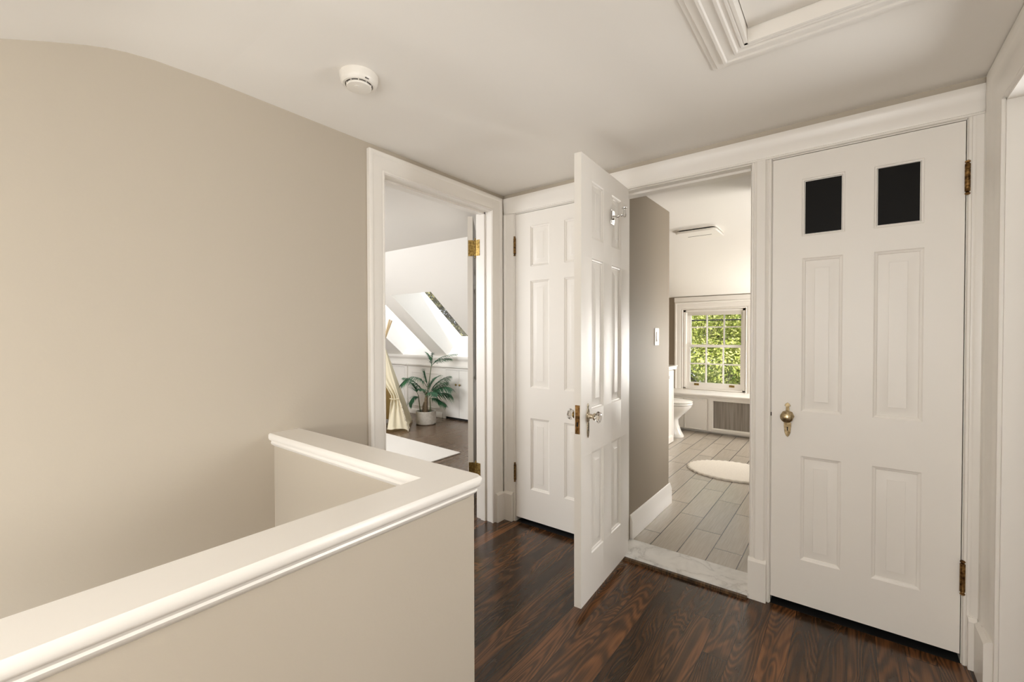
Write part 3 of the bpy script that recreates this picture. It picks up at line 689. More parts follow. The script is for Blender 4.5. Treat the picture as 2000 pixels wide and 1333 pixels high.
# vanity
VN = thing('vanity', 'white bathroom vanity cabinet with white top at the corner', 'vanity', (-1.85, 4.6, .015))
m = MB(); m.box(-2.19, -1.60, 4.10, 5.072, .015, .838); m.build('body', M['white'], VN, world=True)
m = MB(); m.box(-2.195, -1.560, 4.08, 5.115, .840, .868); m.box(-2.195, -1.553, 4.075, 5.122, .868, .884); m.box(-2.197, -2.18, 4.10, 5.09, .884, .98)
m.build('countertop', M['ceramic'], VN, world=True, bevel=.004)
for k, (y0, y1) in enumerate(((4.795, 5.066), (4.46, 4.785), (4.12, 4.45))):
    mb = MB(); us = [y0, y0+.055, y1-.022 if k == 0 else y1-.055, y1]; zs = [.022, .085, .775, .830]
    for i in range(3):
        for j in range(3):
            if i == 1 and j == 1: mb.box(-1.600, -1.590, us[1], us[2], zs[1], zs[2]); continue
            mb.box(-1.600, -1.580, us[i], us[i+1], zs[j], zs[j+1])
    # inner bevel moulding of the shaker panel
    mb.prism([(-1.590, zs[1]), (-1.581, zs[1]), (-1.590, zs[1]+.016)], 'y', us[1], us[2]); mb.prism([(-1.590, zs[2]), (-1.581, zs[2]), (-1.590, zs[2]-.016)], 'y', us[1], us[2])
    mb.prism([(-1.590, us[1]), (-1.581, us[1]), (-1.590, us[1]+.016)], 'z', zs[1], zs[2]); mb.prism([(-1.590, us[2]), (-1.581, us[2]), (-1.590, us[2]-.016)], 'z', zs[1], zs[2])
    dr = mb.build('door', M['white'], VN, world=True)
    kb = MB(); kb.lathe([(.005, 0), (.004, .012), (.012, .018), (.014, .024), (.010, .029), (.001, .031)], (-1.580, y0+.028, .765), (1, 0, 0), n=16); kb.build('knob', M['chrome'], dr, world=True)

# toilet
TO = thing('toilet', 'white ceramic toilet beyond the vanity', 'toilet', (-1.80, 5.37, .015))
ty = 5.36
def oval(cx, a, bw_, z, n=28, e=2.3, front=1.0):
    r = []
    for i in range(n):
        t = 2*PI*i/n; c, s_ = math.cos(t), math.sin(t)
        x = a*math.copysign(abs(c)**(2/e), c); y = bw_*math.copysign(abs(s_)**(2/e), s_)
        r.append(Vector((cx + (x*front if x > 0 else x), ty + y, z)))
    return r
m = MB()
sec = [(-1.80, .245, .115, .016), (-1.80, .245, .115, .03), (-1.81, .225, .105, .08), (-1.82, .205, .100, .16), (-1.82, .200, .105, .22), (-1.80, .235, .135, .28), (-1.775, .265, .160, .33), (-1.758, .285, .172, .375), (-1.755, .290, .176, .398)]
rings = [oval(*s) for s in sec]; m.grid(rings, closed_u=True); m.add(rings[0], [tuple(range(28))]); m.add(rings[-1], [tuple(range(28))])
m.build('bowl', M['ceramic'], TO, world=True, smooth=60)
m = MB(); rs = [oval(-1.755, .292, .180, .402), oval(-1.755, .297, .184, .408), oval(-1.755, .296, .184, .418), oval(-1.755, .290, .178, .422)]
m.grid(rs, closed_u=True); m.add(rs[0], [tuple(range(28))]); m.add(rs[-1], [tuple(range(28))]); m.build('seat', M['ceramic'], TO, world=True, smooth=60)
m = MB(); rs = [oval(-1.755, .292, .180, .426), oval(-1.755, .298, .186, .432), oval(-1.755, .297, .185, .442), oval(-1.757, .28, .168, .450), oval(-1.76, .20, .11, .456)]
m.grid(rs, closed_u=True); m.add(rs[0], [tuple(range(28))]); m.add(rs[-1], [tuple(range(28))]); m.build('lid', M['ceramic'], TO, world=True, smooth=60)
m = MB(); m.prism(rrect(-2.195, -2.03, ty-.21, ty+.21, .03), 'z', .40, .76); m.build('tank', M['ceramic'], TO, world=True)
m = MB(); m.prism(rrect(-2.198, -2.02, ty-.22, ty+.22, .035), 'z', .762, .795); m.build('tank_lid', M['ceramic'], TO, world=True, bevel=.006)
m = MB(); m.box(-2.025, -2.012, ty-.17, ty-.155, .70, .715); m.tube([(-2.018, ty-.163, .707), (-2.014, ty-.10, .70)], .005); m.build('flush_lever', M['chrome'], TO, world=True)
m = MB(); m.box(-2.04, -1.98, ty-.12, ty+.12, .36, .400); m.build('tank_shelf', M['ceramic'], TO, world=True)

# cabinet under the window
LC = thing('window_cabinet', 'low white cabinet with panel doors below the bathroom window', 'cabinet', (-1.78, 5.93, .015))
m = MB(); m.box(-2.195, -1.372, 5.742, 6.148, .045, .452); m.box(-2.195, -1.372, 5.80, 6.14, .015, .045); m.build('body', M['white'], LC, world=True)
def panel_door(mb, x0, x1, z0, z1, yf, yb_, st=.016):
    mb.box(x0, x1, yf+.006, yb_, z0, z1)
    mb.sweep([(x0, yf+.006, z0), (x0, yf+.006, z1), (x1, yf+.006, z1), (x1, yf+.006, z0)], [(0, 0), (0, .003), (-.004, .006), (-.012, .006), (-st, .0)], (0, -1, 0), closed=True)
for x0, x1, kxx in ((-1.655, -1.384, -1.628), (-1.935, -1.662, -1.69), (-2.19, -1.942, None)):
    mb = MB(); panel_door(mb, x0, x1, .050, .436, 5.722, 5.741); dr = mb.build('door', M['white'], LC, world=True)
    if kxx:
        kb = MB(); kb.lathe([(.004, 0), (.0035, .010), (.009, .015), (.011, .021), (.007, .026), (.001, .027)], (kxx, 5.728, .375), (0, -1, 0), n=14); kb.build('knob', M['chrome'], dr, world=True)
RC = thing('radiator_cover', 'white radiator cover with grey woven grille under the window', 'radiator cover', (-.9, 5.93, .015))
m = MB(); m.box(-1.368, -.50, 5.760, 6.148, .045, .452); m.box(-1.368, -.50, 5.80, 6.14, .015, .045); m.build('body', M['white'], RC, world=True)
m = MB()
for a in ((-1.368, -1.318, .045, .452), (-.55, -.50, .045, .452)): m.box(a[0], a[1], 5.728, 5.760, a[2], a[3])
m.box(-1.318, -.55, 5.728, 5.760, .045, .085); m.box(-1.318, -.55, 5.728, 5.760, .425, .452)
m.sweep([(-1.318, 5.728, .085), (-1.318, 5.728, .425), (-.55, 5.728, .425), (-.55, 5.728, .085)], [(.022, 0), (.020, .006), (.010, .009), (.002, .006), (-.004, -.004), (-.004, -.02)], (0, -1, 0), closed=True)
m.build('frame', M['white'], RC, world=True)
m = MB(); m.box(-1.322, -.546, 5.750, 5.757, .081, .429); m.build('grille', M['grille'], RC, world=True)['label'] = 'grey woven grille panel'
m = MB(); sp_ = [(6.149, .453), (5.722, .453), (5.722, .462), (5.712, .468), (5.703, .474), (5.700, .482), (5.703, .492), (5.71, .496), (6.149, .496)]
m.prism(sp_, 'x', -2.195, .29)
tag(m.build('window_ledge', M['white']), 'long white ledge above the cabinet and radiator cover', 'ledge')

# window_1
WN = thing('window_1', 'white double hung window with six over six panes', 'window', (-1.415, 6.16, .50), kind='structure')
m = MB(); m.sweep([(-1.797, 6.149, .497), (-1.797, 6.149, 1.565), (-1.033, 6.149, 1.565), (-1.033, 6.149, .497)], [(u, v*1.1) for u, v in casing(.105)], (0, -1, 0))
m.box(-1.905, -.925, 6.122, 6.149, 1.672, 1.733)
m.build('window_casing', M['white'], WN, world=True)
m = MB(); m.box(-1.789, -1.762, 6.151, 6.289, .505, 1.56); m.box(-1.068, -1.041, 6.151, 6.289, .505, 1.56); m.box(-1.789, -1.041, 6.151, 6.289, 1.535, 1.56); m.box(-1.789, -1.041, 6.151, 6.289, .4965, .520)
m.build('window_frame', M['white'], WN, world=True)
def sash(nm, z0, z1, y0, y1, bot, top, rowz):
    mb = MB(); a, b_ = -1.761, -1.069
    mb.box(a, a+.050, y0, y1, z0, z1); mb.box(b_-.050+.02, b_, y0, y1, z0, z1); mb.box(a+.05, b_-.03, y0, y1, z0, z0+bot); mb.box(a+.05, b_-.03, y0, y1, z1-top, z1)
    for x in (-1.510, -1.300): mb.box(x-.008, x+.008, y0+.003, y1-.003, z0+bot, z1-top)
    for z in rowz: mb.box(a+.05, b_-.03, y0+.0035, y1-.0035, z-.008, z+.008)
    s_ = mb.build(nm, M['white'], WN, world=True)
    g = MB(); g.box(a+.045, b_-.025, (y0+y1)/2-.0015, (y0+y1)/2+.0015, z0+bot-.004, z1-top+.004); g.build('pane', M['pane'], s_, world=True)
    return s_
us = sash('upper_sash', 1.060, 1.534, 6.215, 6.250, .035, .045, [1.330])
lsn = sash('lower_sash', .521, 1.098, 6.172, 6.208, .072, .034, [.842])
for x in (-1.625, -1.195):
    mb = MB(); mb.box(x-.031, x+.031, 6.168, 6.172, .552, .580); mb.prism([(6.168, .572), (6.160, .574), (6.158, .560), (6.161, .560), (6.168, .566)], 'x', x-.026, x+.026)
    mb.build('sash_lift', M['brassy'], lsn, world=True)['label'] = 'brass sash lift'
RS = thing('roller_shade', 'rolled up pale roller shade at the top of the window', 'roller shade', (-1.415, 6.16, 1.49))
m = MB(); m.tube([(-1.745, 6.166, 1.545), (-1.075, 6.166, 1.545)], .0150, 18); m.build('roll', M['shade'], RS, world=True)
m = MB(); m.box(-1.74, -1.08, 6.1515, 6.1525, 1.494, 1.545); m.build('shade_cloth', M['shade'], RS, world=True)
m = MB(); m.box(-1.742, -1.078, 6.1508, 6.1535, 1.486, 1.496); m.build('hem_bar', M['shade'], RS, world=True)
m = MB(); m.tube([(-1.072, 6.152, 1.55), (-1.072, 6.152, 1.35)], .0015, 6); m.build('pull_chain', M['plastic'], RS, world=True)

# bath mat: scalloped oval
BM = thing('bath_mat', 'oval cream bath mat with scalloped edge on the tile floor', 'bath mat', (-.82, 4.26, .015))
m = MB(); rr = []
for sc, z in ((1.0, .016), (1.005, .024), (.985, .029), (.95, .031)):
    rr.append([Vector((-.815 + (.375 + .007*math.cos(40*t))*sc*math.cos(t), 4.262 + (.300 + .007*math.cos(40*t))*sc*math.sin(t), z)) for t in [2*PI*i/240 for i in range(240)]])
m.grid(rr, closed_u=True); m.add(rr[-1], [tuple(range(240))]); m.add(rr[0], [tuple(range(240))])
m.build('pile', M['mat'], BM, world=True, smooth=60)

# ================================================================= BEDROOM
def knee_cabinet(name, xa, xb, label, knobs=True):
    r = thing(name, label, 'cabinet', ((xa+xb)/2, 4.55, 0))
    mb = MB(); mb.box(xa-.062, xa-.003, 4.538, 4.559, 0, .735); mb.box(xb+.003, xb+.062, 4.538, 4.559, 0, .735); mb.box(xa-.003, xb+.003, 4.538, 4.559, .722, .742)
    mb.build('frame', M['bedw'], r, world=True)
    mb = MB(); mb.prism([(4.559, .742), (4.536, .742), (4.530, .748), (4.520, .752), (4.505, .760), (4.500, .768), (4.503, .776), (4.559, .776)], 'x', xa-.08, xb+.08)
    mb.build('cornice', M['bedw'], r, world=True)
    xm = (xa+xb)/2
    mb = MB(); mb.box(xa-.003, xb+.003, 4.553, 4.559, 0, .722); mb.build('recess', M['black'], r, world=True)
    for x0, x1, kx in ((xa, xm-.002, xm-.05), (xm+.002, xb, xm+.022)):
        mb = MB(); mb.box(x0, x1, 4.536, 4.553, .032, .719); d = mb.build('door', M['bedw'], r, world=True, bevel=.002)
        kb = MB(); kb.lathe([(.006, 0), (.005, .010), (.013, .016), (.015, .022), (.010, .028), (.001, .030)], (kx, 4.536, .512), (0, -1, 0), n=16); kb.build('knob', M['brassy'], d, world=True)
    return r
knee_cabinet('knee_wall_cabinet', -4.721, -4.165, 'white two door cabinet in the knee wall right of the palm')
knee_cabinet('knee_wall_cabinet', -6.25, -5.66, 'white low cabinet in the knee wall behind the tent')
m = MB(); m.prism([(4.559, .85), (4.545, .85), (4.540, .862), (4.525, .872), (4.515, .885), (4.512, .905), (4.516, .921), (4.559, .921)], 'x', -7.2, -2.42)
struct('trim_8', m, M['bedw'], 'white moulded ledge along the top of the knee wall', 'trim')
m = MB()
m.prism([(4.559, 0), (4.540, 0), (4.540, .055), (4.548, .070), (4.559, .075)], 'x', -5.57, -4.80)
m.sweep([(-5.50, 4.559, .12), (-5.50, 4.559, .66), (-4.86, 4.559, .66), (-4.86, 4.559, .12)], [(0, 0), (0, .006), (-.008, .010), (-.016, .008), (-.022, 0)], (0, -1, 0), closed=True)
m.prism([(4.559, .742), (4.540, .742), (4.530, .752), (4.512, .762), (4.508, .774), (4.559, .774)], 'x', -5.575, -4.805)
struct('baseboard_bedroom', m, M['bedw'], 'white panelled baseboard of the bedroom knee wall behind the palm', 'baseboard')
# skylights (glass and frame) at the top of the wells
def skylight(name, xs, label):
    a = Vector((0, yt, sl(yt))) + dn*.372; b_ = Vector((0, 4.86, 1.135)); d = (b_ - a)
    ln = d.length; d.normalize(); nn = Vector((0, -d.z, d.y)); nn = nn if nn.z > 0 else -nn
    r = thing(name, label, 'skylight', ((xs[0]+xs[1])/2, (a.y+b_.y)/2, (a.z+b_.z)/2), kind='structure')
    def bar(mb, x0, x1, s0, s1, t0, t1):
        p = [a + d*s0 + nn*t0, a + d*s1 + nn*t0, a + d*s1 + nn*t1, a + d*s0 + nn*t1]
        mb.prism([(q.y, q.z) for q in p], 'x', x0, x1)
    mb = MB(); bar(mb, xs[0]-.06, xs[0]-.001, -.08, ln+.05, .001, .05); bar(mb, xs[1]+.001, xs[1]+.06, -.08, ln+.05, .001, .05)
    bar(mb, xs[0]-.001, xs[1]+.001, -.08, .0, .001, .05); bar(mb, xs[0]-.001, xs[1]+.001, ln-.02, ln+.05, .001, .05)
    mb.build('window_frame', M['bedw'], r, world=True)
    mb = MB(); bar(mb, xs[0]-.004, xs[1]+.004, -.004, ln-.016, .004, .010); mb.build('pane', M['pane'], r, world=True)
    return r
skylight('window_2', W1, 'right hand skylight in a deep white well above the palm')
skylight('window_3', W2, 'left hand skylight in a deep white well behind the tent')
# rug
m = MB(); rc = [(-3.205, 3.290), (-3.19, 2.83), (-4.72, 2.66), (-4.74, 3.37)]
rc = [(-3.20, 3.285), (-4.75, 3.385), (-4.80, 1.2), (-3.14, 1.1)]
m.prism(rc, 'z', .001, .012)
RG = tag(m.build('area_rug', M['rug'], bevel=.003), 'flat off white rug on the brown bedroom floor', 'rug')

# tent ----------------------------------------------------------
TP = thing('play_tent', 'cream canvas play tent with tied back flap beside the palm', 'tent', (-5.0, 3.80, 0))
apex = Vector((-5.02, 3.66, 1.16))
F1 = Vector((-4.456, 3.632, .0)); BR = Vector((-4.985, 4.135, .0)); BL = Vector((-5.488, 3.636, .0)); FL = Vector((-4.974, 3.118, .0))
def pole_pts(f, over=.26):
    d = (apex - f).normalized(); p0 = f + d*.02; return [p0, apex + d*over]
for f in (F1, BR, BL, FL):
    off = (f - apex); off.z = 0; off = off.normalized()*.014
    m = MB(); p = pole_pts(f, .30); m.tube([p[0] - off, p[1] - off*2.2], .011, 10); m.build('pole', M['pole'], TP, world=True)
def side(a, b_, sag, mat, nm, seed, wr=.012, hem=True):
    rnd = random.Random(seed); rows = []
    nrm = (b_ - a).cross(apex - a).normalized(); cen = (F1 + BR + BL + FL)/4
    if nrm.dot((a + b_)/2 - cen) < 0: nrm = -nrm
    nu, nv = 22, 26; ph = [rnd.uniform(0, 6) for _ in range(4)]
    for j in range(nv+1):
        v = j/nv; row = []
        for i in range(nu+1):
            u = i/nu
            base = a.lerp(b_, u); p = base.lerp(apex, v*.985)
            k = 4*u*(1-u)
            p = p + nrm*(-sag*k*math.sin(PI*min(1, v*1.05))) + nrm*wr*k*(math.sin(9*u + 5*v + ph[0]) * .5 + math.sin(17*u - 8*v + ph[1])*.35)*(1-v)
            if j == 0: p.z = max(.004, .012 + .03*k*abs(math.sin(7*u + ph[2])))
            row.append(p)
        rows.append(row)
    m = MB(); m.grid(rows); return m.build(nm, mat, TP, world=True, smooth=80, solid=.003, recalc=False)
side(F1, BR, .035, M['canvas'], 'side_panel', 1, .02)
side(BR, BL, .02, M['canvas_in'], 'back_panel', 2)
side(BL, FL, .02, M['canvas_in'], 'side_panel', 3)
# front right flap gathered at a tie
def flap(fa, fb, nm, seed, sgn):
    rnd = random.Random(seed); rows = []; nv, nu = 34, 18
    cen = (F1 + BR + BL + FL)/4; nrm = (fb - fa).cross(apex - fa).normalized()
    if nrm.dot((fa+fb)/2 - cen) < 0: nrm = -nrm
    tie = .37
    for j in range(nv+1):
        v = j/nv; row = []
        if v < tie: w = .20 + .17*((tie - v)/tie)**.8
        else: w = .20 + (.5 - .20)*min(1, ((v - tie)/(.60-tie)))**1.3
        for i in range(nu+1):
            u = i/nu
            base = fa.lerp(fb, u*w); p = base.lerp(apex, v*.985)
            g = math.exp(-((v - tie)/.14)**2)
            fold = (.016 + .018*g) * math.sin(u*(15 + 4*g) + seed) * min(1, u*3) * (1 - v)
            p = p + nrm*(fold + .02*u*(1-v))
            if j == 0: p.z = max(.004, .010 + .05*u + .02*math.sin(5*u))
            row.append(p)
        rows.append(row)
    m = MB(); m.grid(rows); o = m.build(nm, M['canvas'], TP, world=True, smooth=80, solid=.003, recalc=False)
    return o, rows
fl, rows = flap(F1, FL, 'front_flap', 3, 1)
flap(FL, F1, 'front_flap', 5, -1)
jt = int(.37*34); m = MB(); pt = rows[jt]
m.tube([pt[0] + Vector((.01,-.015,0)), pt[6] + Vector((.012,-.028,-.004)), pt[12] + Vector((.012,-.03,-.002)), pt[18] + Vector((.0,-.02,0))], .006, 8)
m.tube([pt[9] + Vector((.012,-.03,0)), pt[9] + Vector((.02,-.045,-.06)), pt[9] + Vector((.025,-.04,-.15))], .003, 6); m.tube([pt[10] + Vector((.0,-.03,0)), pt[10] + Vector((-.01,-.045,-.05)), pt[10] + Vector((-.012,-.04,-.13))], .003, 6)
m.build('tie_back', M['canvas'], fl, world=True)
# pompom edging along the front pole side
m = MB(); rnd = random.Random(4)
for k in range(70):
    t = k/69*.30; p = F1.lerp(apex, t) + Vector((.012, -.012, .012))
    r = .007*rnd.uniform(.8, 1.2); m.lathe([(.001, -r), (r*.8, -r*.6), (r, 0), (r*.8, r*.6), (.001, r)], p + Vector((rnd.uniform(-.006,.006), rnd.uniform(-.006,.006), rnd.uniform(-.004,.004))), n=7)
m.build('fringe', M['pompom'], TP, world=True)

# potted palm ----------------------------------------------------------
PX, PY = -4.655, 4.10
PP = thing('potted_palm', 'potted green palm in a grey dimpled planter by the tent', 'potted plant', (PX, PY, 0))
m = MB(); n = 48; rings = []
prof = [(.120, .0), (.131, .006)] + [(.138, .012 + .0125*i) for i in range(13)] + [(.139, .175), (.136, .182), (.126, .182), (.124, .160)]
for j, (r, h) in enumerate(prof):
    ring = []
    for i in range(n):
        a = 2*PI*i/n; rr_ = r
        if 2 <= j <= 13:
            rr_ = r - (.0055 if ((i//2 + (j//2)) % 2 == 0) and j % 2 == 0 else 0) - (.002 if j % 2 else 0)
        ring.append(Vector((PX + rr_*math.cos(a), PY + rr_*math.sin(a), .001 + h)))
    rings.append(ring)
m.grid(rings, closed_u=True); m.add(rings[0], [tuple(range(n))]); m.build('planter', M['pot'], PP, world=True, smooth=20)
m = MB(); m.lathe([(.123, .150), (.08, .156), (.001, .158)], (PX, PY, .001), n=28); m.build('soil', M['soil'], PP, world=True)
m = MB()
m.tube([(PX-.01, PY, .15), (PX-.005, PY, .25), (PX+.01, PY-.005, .36), (PX+.02, PY-.005, .44)], [.030, .026, .021, .014], 10)
m.tube([(PX-.045, PY-.01, .15), (PX-.045, PY-.01, .24), (PX-.03, PY-.005, .30)], [.014, .013, .008], 8)
m.build('trunk', M['trunk'], PP, world=True)
RV = Vector((.793, .609, 0)); DV = Vector((-.609, .793, 0))      # image right / into the picture at the palm
def P_(r, z, d=0.0): return Vector((PX, PY, z)) + RV*r + DV*d
def stem(nm, pts, r): 
    mb = MB(); mb.tube(pts, r, 7); return mb.build(nm, M['stem'], PP, world=True)
stem('stem', [P_(-.01, .16), P_(.02, .42), P_(.05, .62), P_(.075, .80)], [.010, .008, .006, .005])
stem('stem', [P_(-.075, .15, -.02), P_(-.085, .26, -.02), P_(-.10, .40, -.03)], [.008, .007, .005])
stem('stem', [P_(.055, .15, .02), P_(.055, .26, .02), P_(.05, .36, .02)], [.008, .007, .006])
def frond(base, ctrl, tip, length, count, droop, seed, stem_r=.0032, lw=.0125):
    count = int(count*1.35)
    rnd = random.Random(seed); mb = MB(); pts = []; K = 14
    for i in range(K+1):
        t = i/K; pts.append(base*(1-t)**2 + ctrl*2*t*(1-t) + tip*t*t)
    mb.tube(pts, [stem_r*(1 - .75*i/K) for i in range(K+1)], 5)
    for s in (-1, 1):
        for k in range(count):
            t = .16 + .82*(k + rnd.uniform(-.2, .2))/count; t = min(.99, t); f = t*K; i = min(K-1, int(f)); p = pts[i].lerp(pts[i+1], f - i)
            d = (pts[i+1] - pts[i]).normalized(); sd = d.cross(Vector((0, 0, 1)))
            if sd.length < .2: sd = d.cross(DV)
            sd.normalize()
            ln = 1.12*length*(math.sin(PI*min(1, .18 + .8*t))**.7)*rnd.uniform(.8, 1.1)
            dr = (sd*s*.75 + d*(.55 + .5*t) + Vector((0, 0, rnd.uniform(.0, .3)))).normalized()
            w = dr.cross(Vector((0, 0, 1))); w = w.normalized() if w.length > .1 else sd
            q = []
            for a in (0, .33, .66, 1):
                c = p + dr*ln*a + Vector((0, 0, -droop*ln*a*a)); hw = lw*.5*(.5, 1, .75, .04)[int(round(a*3))]
                q.append((c - w*hw, c + w*hw))
            vs = [x for pr in q for x in pr]; mb.add(vs, [(0,1,3,2), (2,3,5,4), (4,5,7,6)])
    return mb.build('frond', M['frond'], PP, world=True, recalc=False, smooth=80)
FR = [  # base(r,z,d) ctrl tip length
    ((.075,.80,0), (.085,.92,.0), (-.02,1.00,.03), .10, 16, .4), ((.075,.80,0), (.10,.90,-.02), (.11,.99,-.06), .10, 16, .4), ((.075,.80,0), (.18,.93,.02), (.34,.90,.08), .14, 20, .6), ((.075,.80,0), (.19,.97,.04), (.43,.96,.10), .12, 18, .5),
    ((.03,.48,0), (-.11,.80,-.10), (-.30,.56,-.20), .17, 24, .7), ((.03,.50,0), (-.03,.72,.0), (-.03,.76,.0), .13, 18, .6), ((.0,.40,-.02), (-.14,.66,-.12), (-.27,.66,-.22), .15, 22, .6),
    ((-.10,.40,-.03), (-.15,.55,-.10), (-.19,.60,-.18), .17, 22, .5), ((-.09,.36,-.03), (-.15,.45,-.1), (-.20,.30,-.16), .13, 18, .6), ((.0,.36,0), (-.02,.52,-.08), (-.06,.50,-.18), .14, 20, .5),
    ((.04,.40,0), (.12,.60,.0), (.33,.66,.04), .21, 30, .6), ((.04,.38,.02), (.18,.56,-.02), (.36,.50,-.06), .20, 30, .7), ((.05,.36,.02), (.16,.46,.02), (.33,.40,.06), .20, 30, .7), ((.04,.40,.02), (.13,.54,.05), (.28,.57,.10), .18, 26, .7), ((.05,.34,.02), (.15,.40,-.04), (.29,.26,-.06), .13, 20, .6), ((.03,.42,.02), (.05,.60,.10), (.18,.66,.18), .15, 20, .5), ((.04,.38,0), (.10,.50,-.10), (.20,.44,-.20), .15, 20, .6),
]
for k, (b_, c_, t_, ln, ct, dp) in enumerate(FR): frond(P_(*b_), P_(*c_), P_(*t_), ln, ct, dp, 20 + k)

# ================================================================= OUTSIDE
m = MB(); m.box(-40, 40, 6.6, 70, -6.2, -6.0)
struct('ground', m, M['lawn'], 'green lawn far below the windows', 'ground')
def tree(loc, rx, rz, zc, clumps, leaves, label, seed, mat, size=.10, cr=(.55, .95), gap=None):
    rnd = random.Random(seed); r = thing('tree', label, 'tree', (loc[0], loc[1], -6.0), group='trees outside the windows')
    m = MB(); m.tube([(loc[0], loc[1], -6.0), (loc[0]+.1, loc[1], -3), (loc[0], loc[1]+.1, zc-.6*rz), (loc[0], loc[1], zc+.3*rz)], [.26, .21, .15, .06], 9)
    cs = []
    for k in range(clumps):
        th = rnd.uniform(0, 2*PI); ph = math.acos(rnd.uniform(-.85, 1)); rr = rnd.uniform(.55, 1.0)
        c = Vector((loc[0] + rx*rr*math.sin(ph)*math.cos(th), loc[1] + rx*rr*math.sin(ph)*math.sin(th), zc + rz*rr*math.cos(ph)))
        cs.append((c, rnd.uniform(*cr)))
        if k % 3 == 0: m.tube([(loc[0], loc[1], zc - .4*rz), tuple(c)], [.06, .02], 5)
    m.build('trunk', M['bark'], r, world=True)
    lf = MB()
    for c, rad in cs:
        for q in range(leaves):
            d = Vector((rnd.gauss(0, 1), rnd.gauss(0, 1), rnd.gauss(0, 1))).normalized(); p = c + Vector((d.x*rad, d.y*rad, d.z*rad*.7))*rnd.uniform(.7, 1.05)
            if gap and (p.x - gap[0])**2 + (p.z - gap[1])**2 < gap[2]**2*rnd.uniform(.6, 1.4): continue
            nn = (d + Vector((rnd.gauss(0, .5), rnd.gauss(0, .5), rnd.gauss(.5, .5)))).normalized(); e1 = nn.orthogonal().normalized(); e1.rotate(Matrix.Rotation(rnd.uniform(0, 6.28), 3, nn)); e2 = nn.cross(e1)
            s = size*rnd.uniform(.6, 1.2)
            lf.add([p - e1*s, p + e2*s*.45 - nn*s*.1, p + e1*s, p - e2*s*.45 - nn*s*.1], [(0, 1, 2, 3)])
    o = lf.build('foliage', mat, r, world=True, recalc=False); o['kind'] = 'stuff'
    return r
tree((-2.7, 12.0), 2.3, 2.3, .4, 46, 1100, 'bright yellow green leafy tree filling the bathroom window', 1, M['leaf'], .048, gap=(-2.80, .28, .26))
tree((-9.9, 10.2), 2.4, 2.6, 1.8, 80, 560, 'shady brown green tree seen through the skylight', 4, M['leafd'], .07)
tree((-4.6, 24.5), 3.8, 4.0, 0.2, 40, 260, 'dark tree closing the view behind the others', 5, M['leafd'], .15, (.9, 1.5))
HS = thing('house', 'pinkish house gable showing between the leaves', 'house', (-3.2, 17.3, -6))
m = MB(); m.prism([(-4.6, -6), (-1.8, -6), (-1.8, -.9), (-3.2, .3), (-4.6, -.9)], 'y', 17.0, 17.6); m.build('gable_wall', M['siding'], HS, world=True)
m = MB(); m.prism([(-4.8, -1.05), (-3.2, .32), (-1.6, -1.05), (-1.6, -.90), (-3.2, .48), (-4.8, -.90)], 'y', 16.85, 17.7); m.build('roof', M['roof'], HS, world=True)
for k, (z0, z1) in enumerate(((1.48, 1.44), (1.66, 1.60))):
    m = MB(); m.tube([(-8, 7.4+.4*k, z0+.12), (-2, 7.4+.4*k, z0 - .02), (3, 7.4+.4*k, z1)], .011, 6)
    tag(m.build('power_line', M['wire']), ['lower of two dark wires crossing the bathroom window view', 'upper of two dark wires crossing the bathroom window view'][k], 'power line', 'wires outside the bathroom window')

# unseen stairwell window assumed behind the camera to go with the added stair light
SWN = thing('assumed_window_4', 'small unseen window assumed over the stairs behind the camera', 'window', (-1.37, -1.69, .30), kind='structure')
m = MB(); m.box(-1.72, -1.68, -1.75, -1.63, .30, 1.22); m.box(-1.06, -1.02, -1.75, -1.63, .30, 1.22); m.box(-1.68, -1.06, -1.75, -1.63, .30, .34); m.box(-1.68, -1.06, -1.75, -1.63, 1.18, 1.22); m.box(-1.68, -1.06, -1.71, -1.67, .745, .775)
m.build('window_frame', M['white'], SWN, world=True)
m = MB(); m.box(-1.68, -1.06, -1.692, -1.688, .34, 1.18); m.build('pane', M['pane'], SWN, world=True)
# unseen lamp base, added to go with the overhead fill light
CL = thing('added_lamp_base', 'unseen round lamp base added behind the camera for the overhead fill light', 'lamp', (-.12, -.75, 1.59))
m = MB(); m.lathe([(.07, 0), (.07, .02), (.05, .03)], (-.12, -.75, 1.675), (0, 0, -1), n=24); m.build('base', M['plastic'], CL, world=True)

# ================================================================= LIGHT
def area(name, loc, to, sx, sy, w, col=(1, .96, .9), spread=None):
    l = bpy.data.lights.new(name, 'AREA'); l.shape = 'RECTANGLE'; l.size = sx; l.size_y = sy; l.energy = w; l.color = col
    if spread: l.spread = spread
    o = bpy.data.objects.new(name, l); COL.objects.link(o); o.location = loc
    o.rotation_euler = (Vector(to) - Vector(loc)).to_track_quat('-Z', 'Y').to_euler(); return o
area('assumed_window_light', (-1.37, -1.60, .78), (-1.10, 1.6, 1.75), .60, .80, 9, (.96, .98, 1))  # area light added just inside the assumed stair window, in place of daylight
l = bpy.data.lights.new('landing_fill_light', 'POINT'); l.energy = 33; l.color = (.96, .98, 1); l.shadow_soft_size = .16  # unseen fill added behind the camera, no fixture belongs to it
o = bpy.data.objects.new('landing_fill_light', l); COL.objects.link(o); o.location = (.15, -1.0, 1.05)
l = bpy.data.lights.new('stairwell_fill_light', 'POINT'); l.energy = 14; l.color = (.96, .98, 1); l.shadow_soft_size = .14  # unseen fill added low in the stairwell to brighten the ceiling
o = bpy.data.objects.new('stairwell_fill_light', l); COL.objects.link(o); o.location = (-1.38, -.25, -.05)
l = bpy.data.lights.new('overhead_fill_light', 'POINT'); l.energy = 19; l.color = (.97, .985, 1); l.shadow_soft_size = .15  # unseen fill added overhead to brighten upward faces such as the cap
o = bpy.data.objects.new('overhead_fill_light', l); COL.objects.link(o); o.location = (-.12, -.75, 1.55)
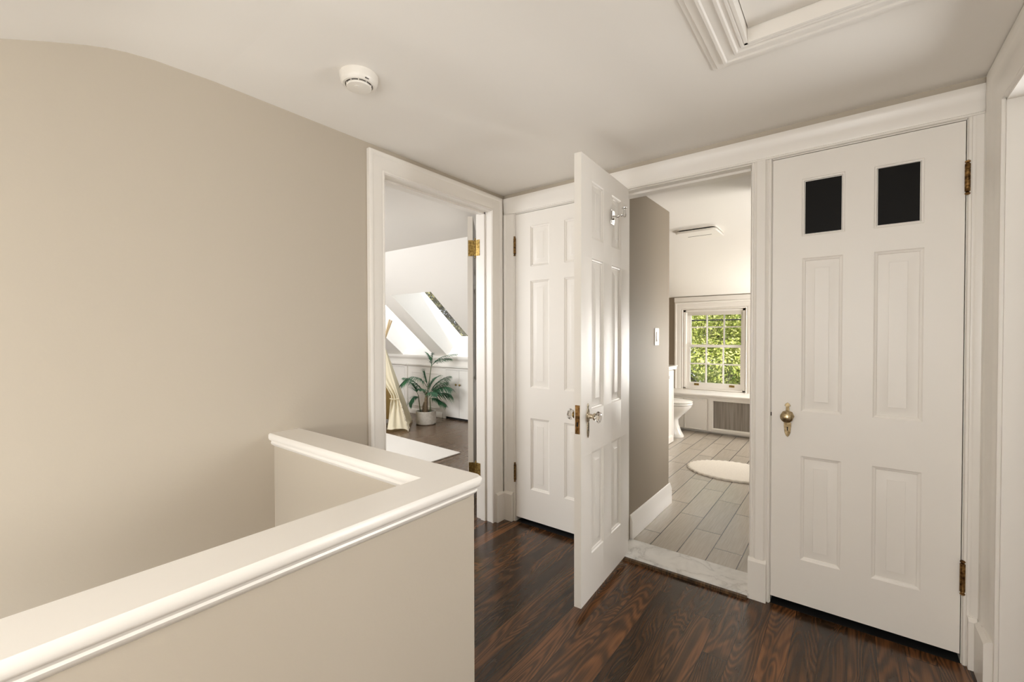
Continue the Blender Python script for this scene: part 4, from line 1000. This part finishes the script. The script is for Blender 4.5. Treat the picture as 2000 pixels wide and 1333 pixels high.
area('bedroom_fill_light', (-4.3, 0.3, 1.5), (-4.6, 3.6, 1.0), 1.8, 1.2, 84, (.98, .985, 1))  # unseen fill added to brighten the bedroom, no window there
for k, xs in enumerate((W1, W2)):
    area('skylight_fill_light', ((xs[0]+xs[1])/2 + .55, 4.75, 2.55), (xs[0], 3.95, 1.45), .80, 1.0, 13, (.98, .99, 1))  # area light added outside each skylight, aimed at the well's left face
area('bathroom_side_fill_light', (.25, 5.75, 1.0), (-1.4, 4.6, 1.3), .5, .8, 62, (1, .975, .935))  # hidden fill added to brighten the bathroom, the side wall has no window
area('bathroom_front_fill_light', (.27, 3.35, 1.0), (-.7, 3.3, 1.9), .5, 1.0, 27, (1, .975, .935))  # hidden fill added for the bathroom ceiling and wall near the doorway
area('side_room_fill_light', (1.5, 2.35, 1.3), (-.9, 1.5, 1.1), .7, 1.2, 34, (.97, .985, 1))  # unseen fill added beyond the opening to brighten faces turned right
sn = bpy.data.lights.new('sun', 'SUN'); sn.energy = 6.5; sn.angle = .02; sn.color = (1, .95, .85)
o = bpy.data.objects.new('sun', sn); COL.objects.link(o); o.rotation_euler = Vector((-.62, .62, -.75)).to_track_quat('-Z', 'Y').to_euler()
w = bpy.data.worlds.new('World'); SC.world = w; w.use_nodes = True
bg = w.node_tree.nodes['Background']; bg.inputs[0].default_value = (.86, .92, 1.0, 1); bg.inputs[1].default_value = 1.0

# ================================================================= CAMERA
f_px, psi, th, roll = 859.23, math.radians(37.5307), math.radians(.8216), math.radians(-.1040)
cam = bpy.data.cameras.new('camera'); cam.sensor_width = 36.0; cam.lens = 36.0*f_px/2000.0; cam.clip_start = .02; cam.clip_end = 300
co = bpy.data.objects.new('camera', cam); COL.objects.link(co)
r = Vector((math.cos(psi), math.sin(psi), 0)); fw = Vector((-math.sin(psi)*math.cos(th), math.cos(psi)*math.cos(th), -math.sin(th))); u = r.cross(fw)
c_, s_ = math.cos(roll), math.sin(roll); r2 = r*c_ + u*s_; u2 = u*c_ - r*s_
mt = Matrix((( r2.x, u2.x, -fw.x, 0), (r2.y, u2.y, -fw.y, 0), (r2.z, u2.z, -fw.z, CAMZ), (0, 0, 0, 1)))
co.matrix_world = mt
SC.camera = co
SC.view_settings.view_transform = 'Standard'; SC.view_settings.look = 'None'; SC.view_settings.gamma = 1.0; SC.view_settings.use_curve_mapping = False
SC.view_settings.exposure = 0.26
try:
    SC.cycles.max_bounces = 10; SC.cycles.diffuse_bounces = 6; SC.cycles.transparent_max_bounces = 16
except Exception: pass
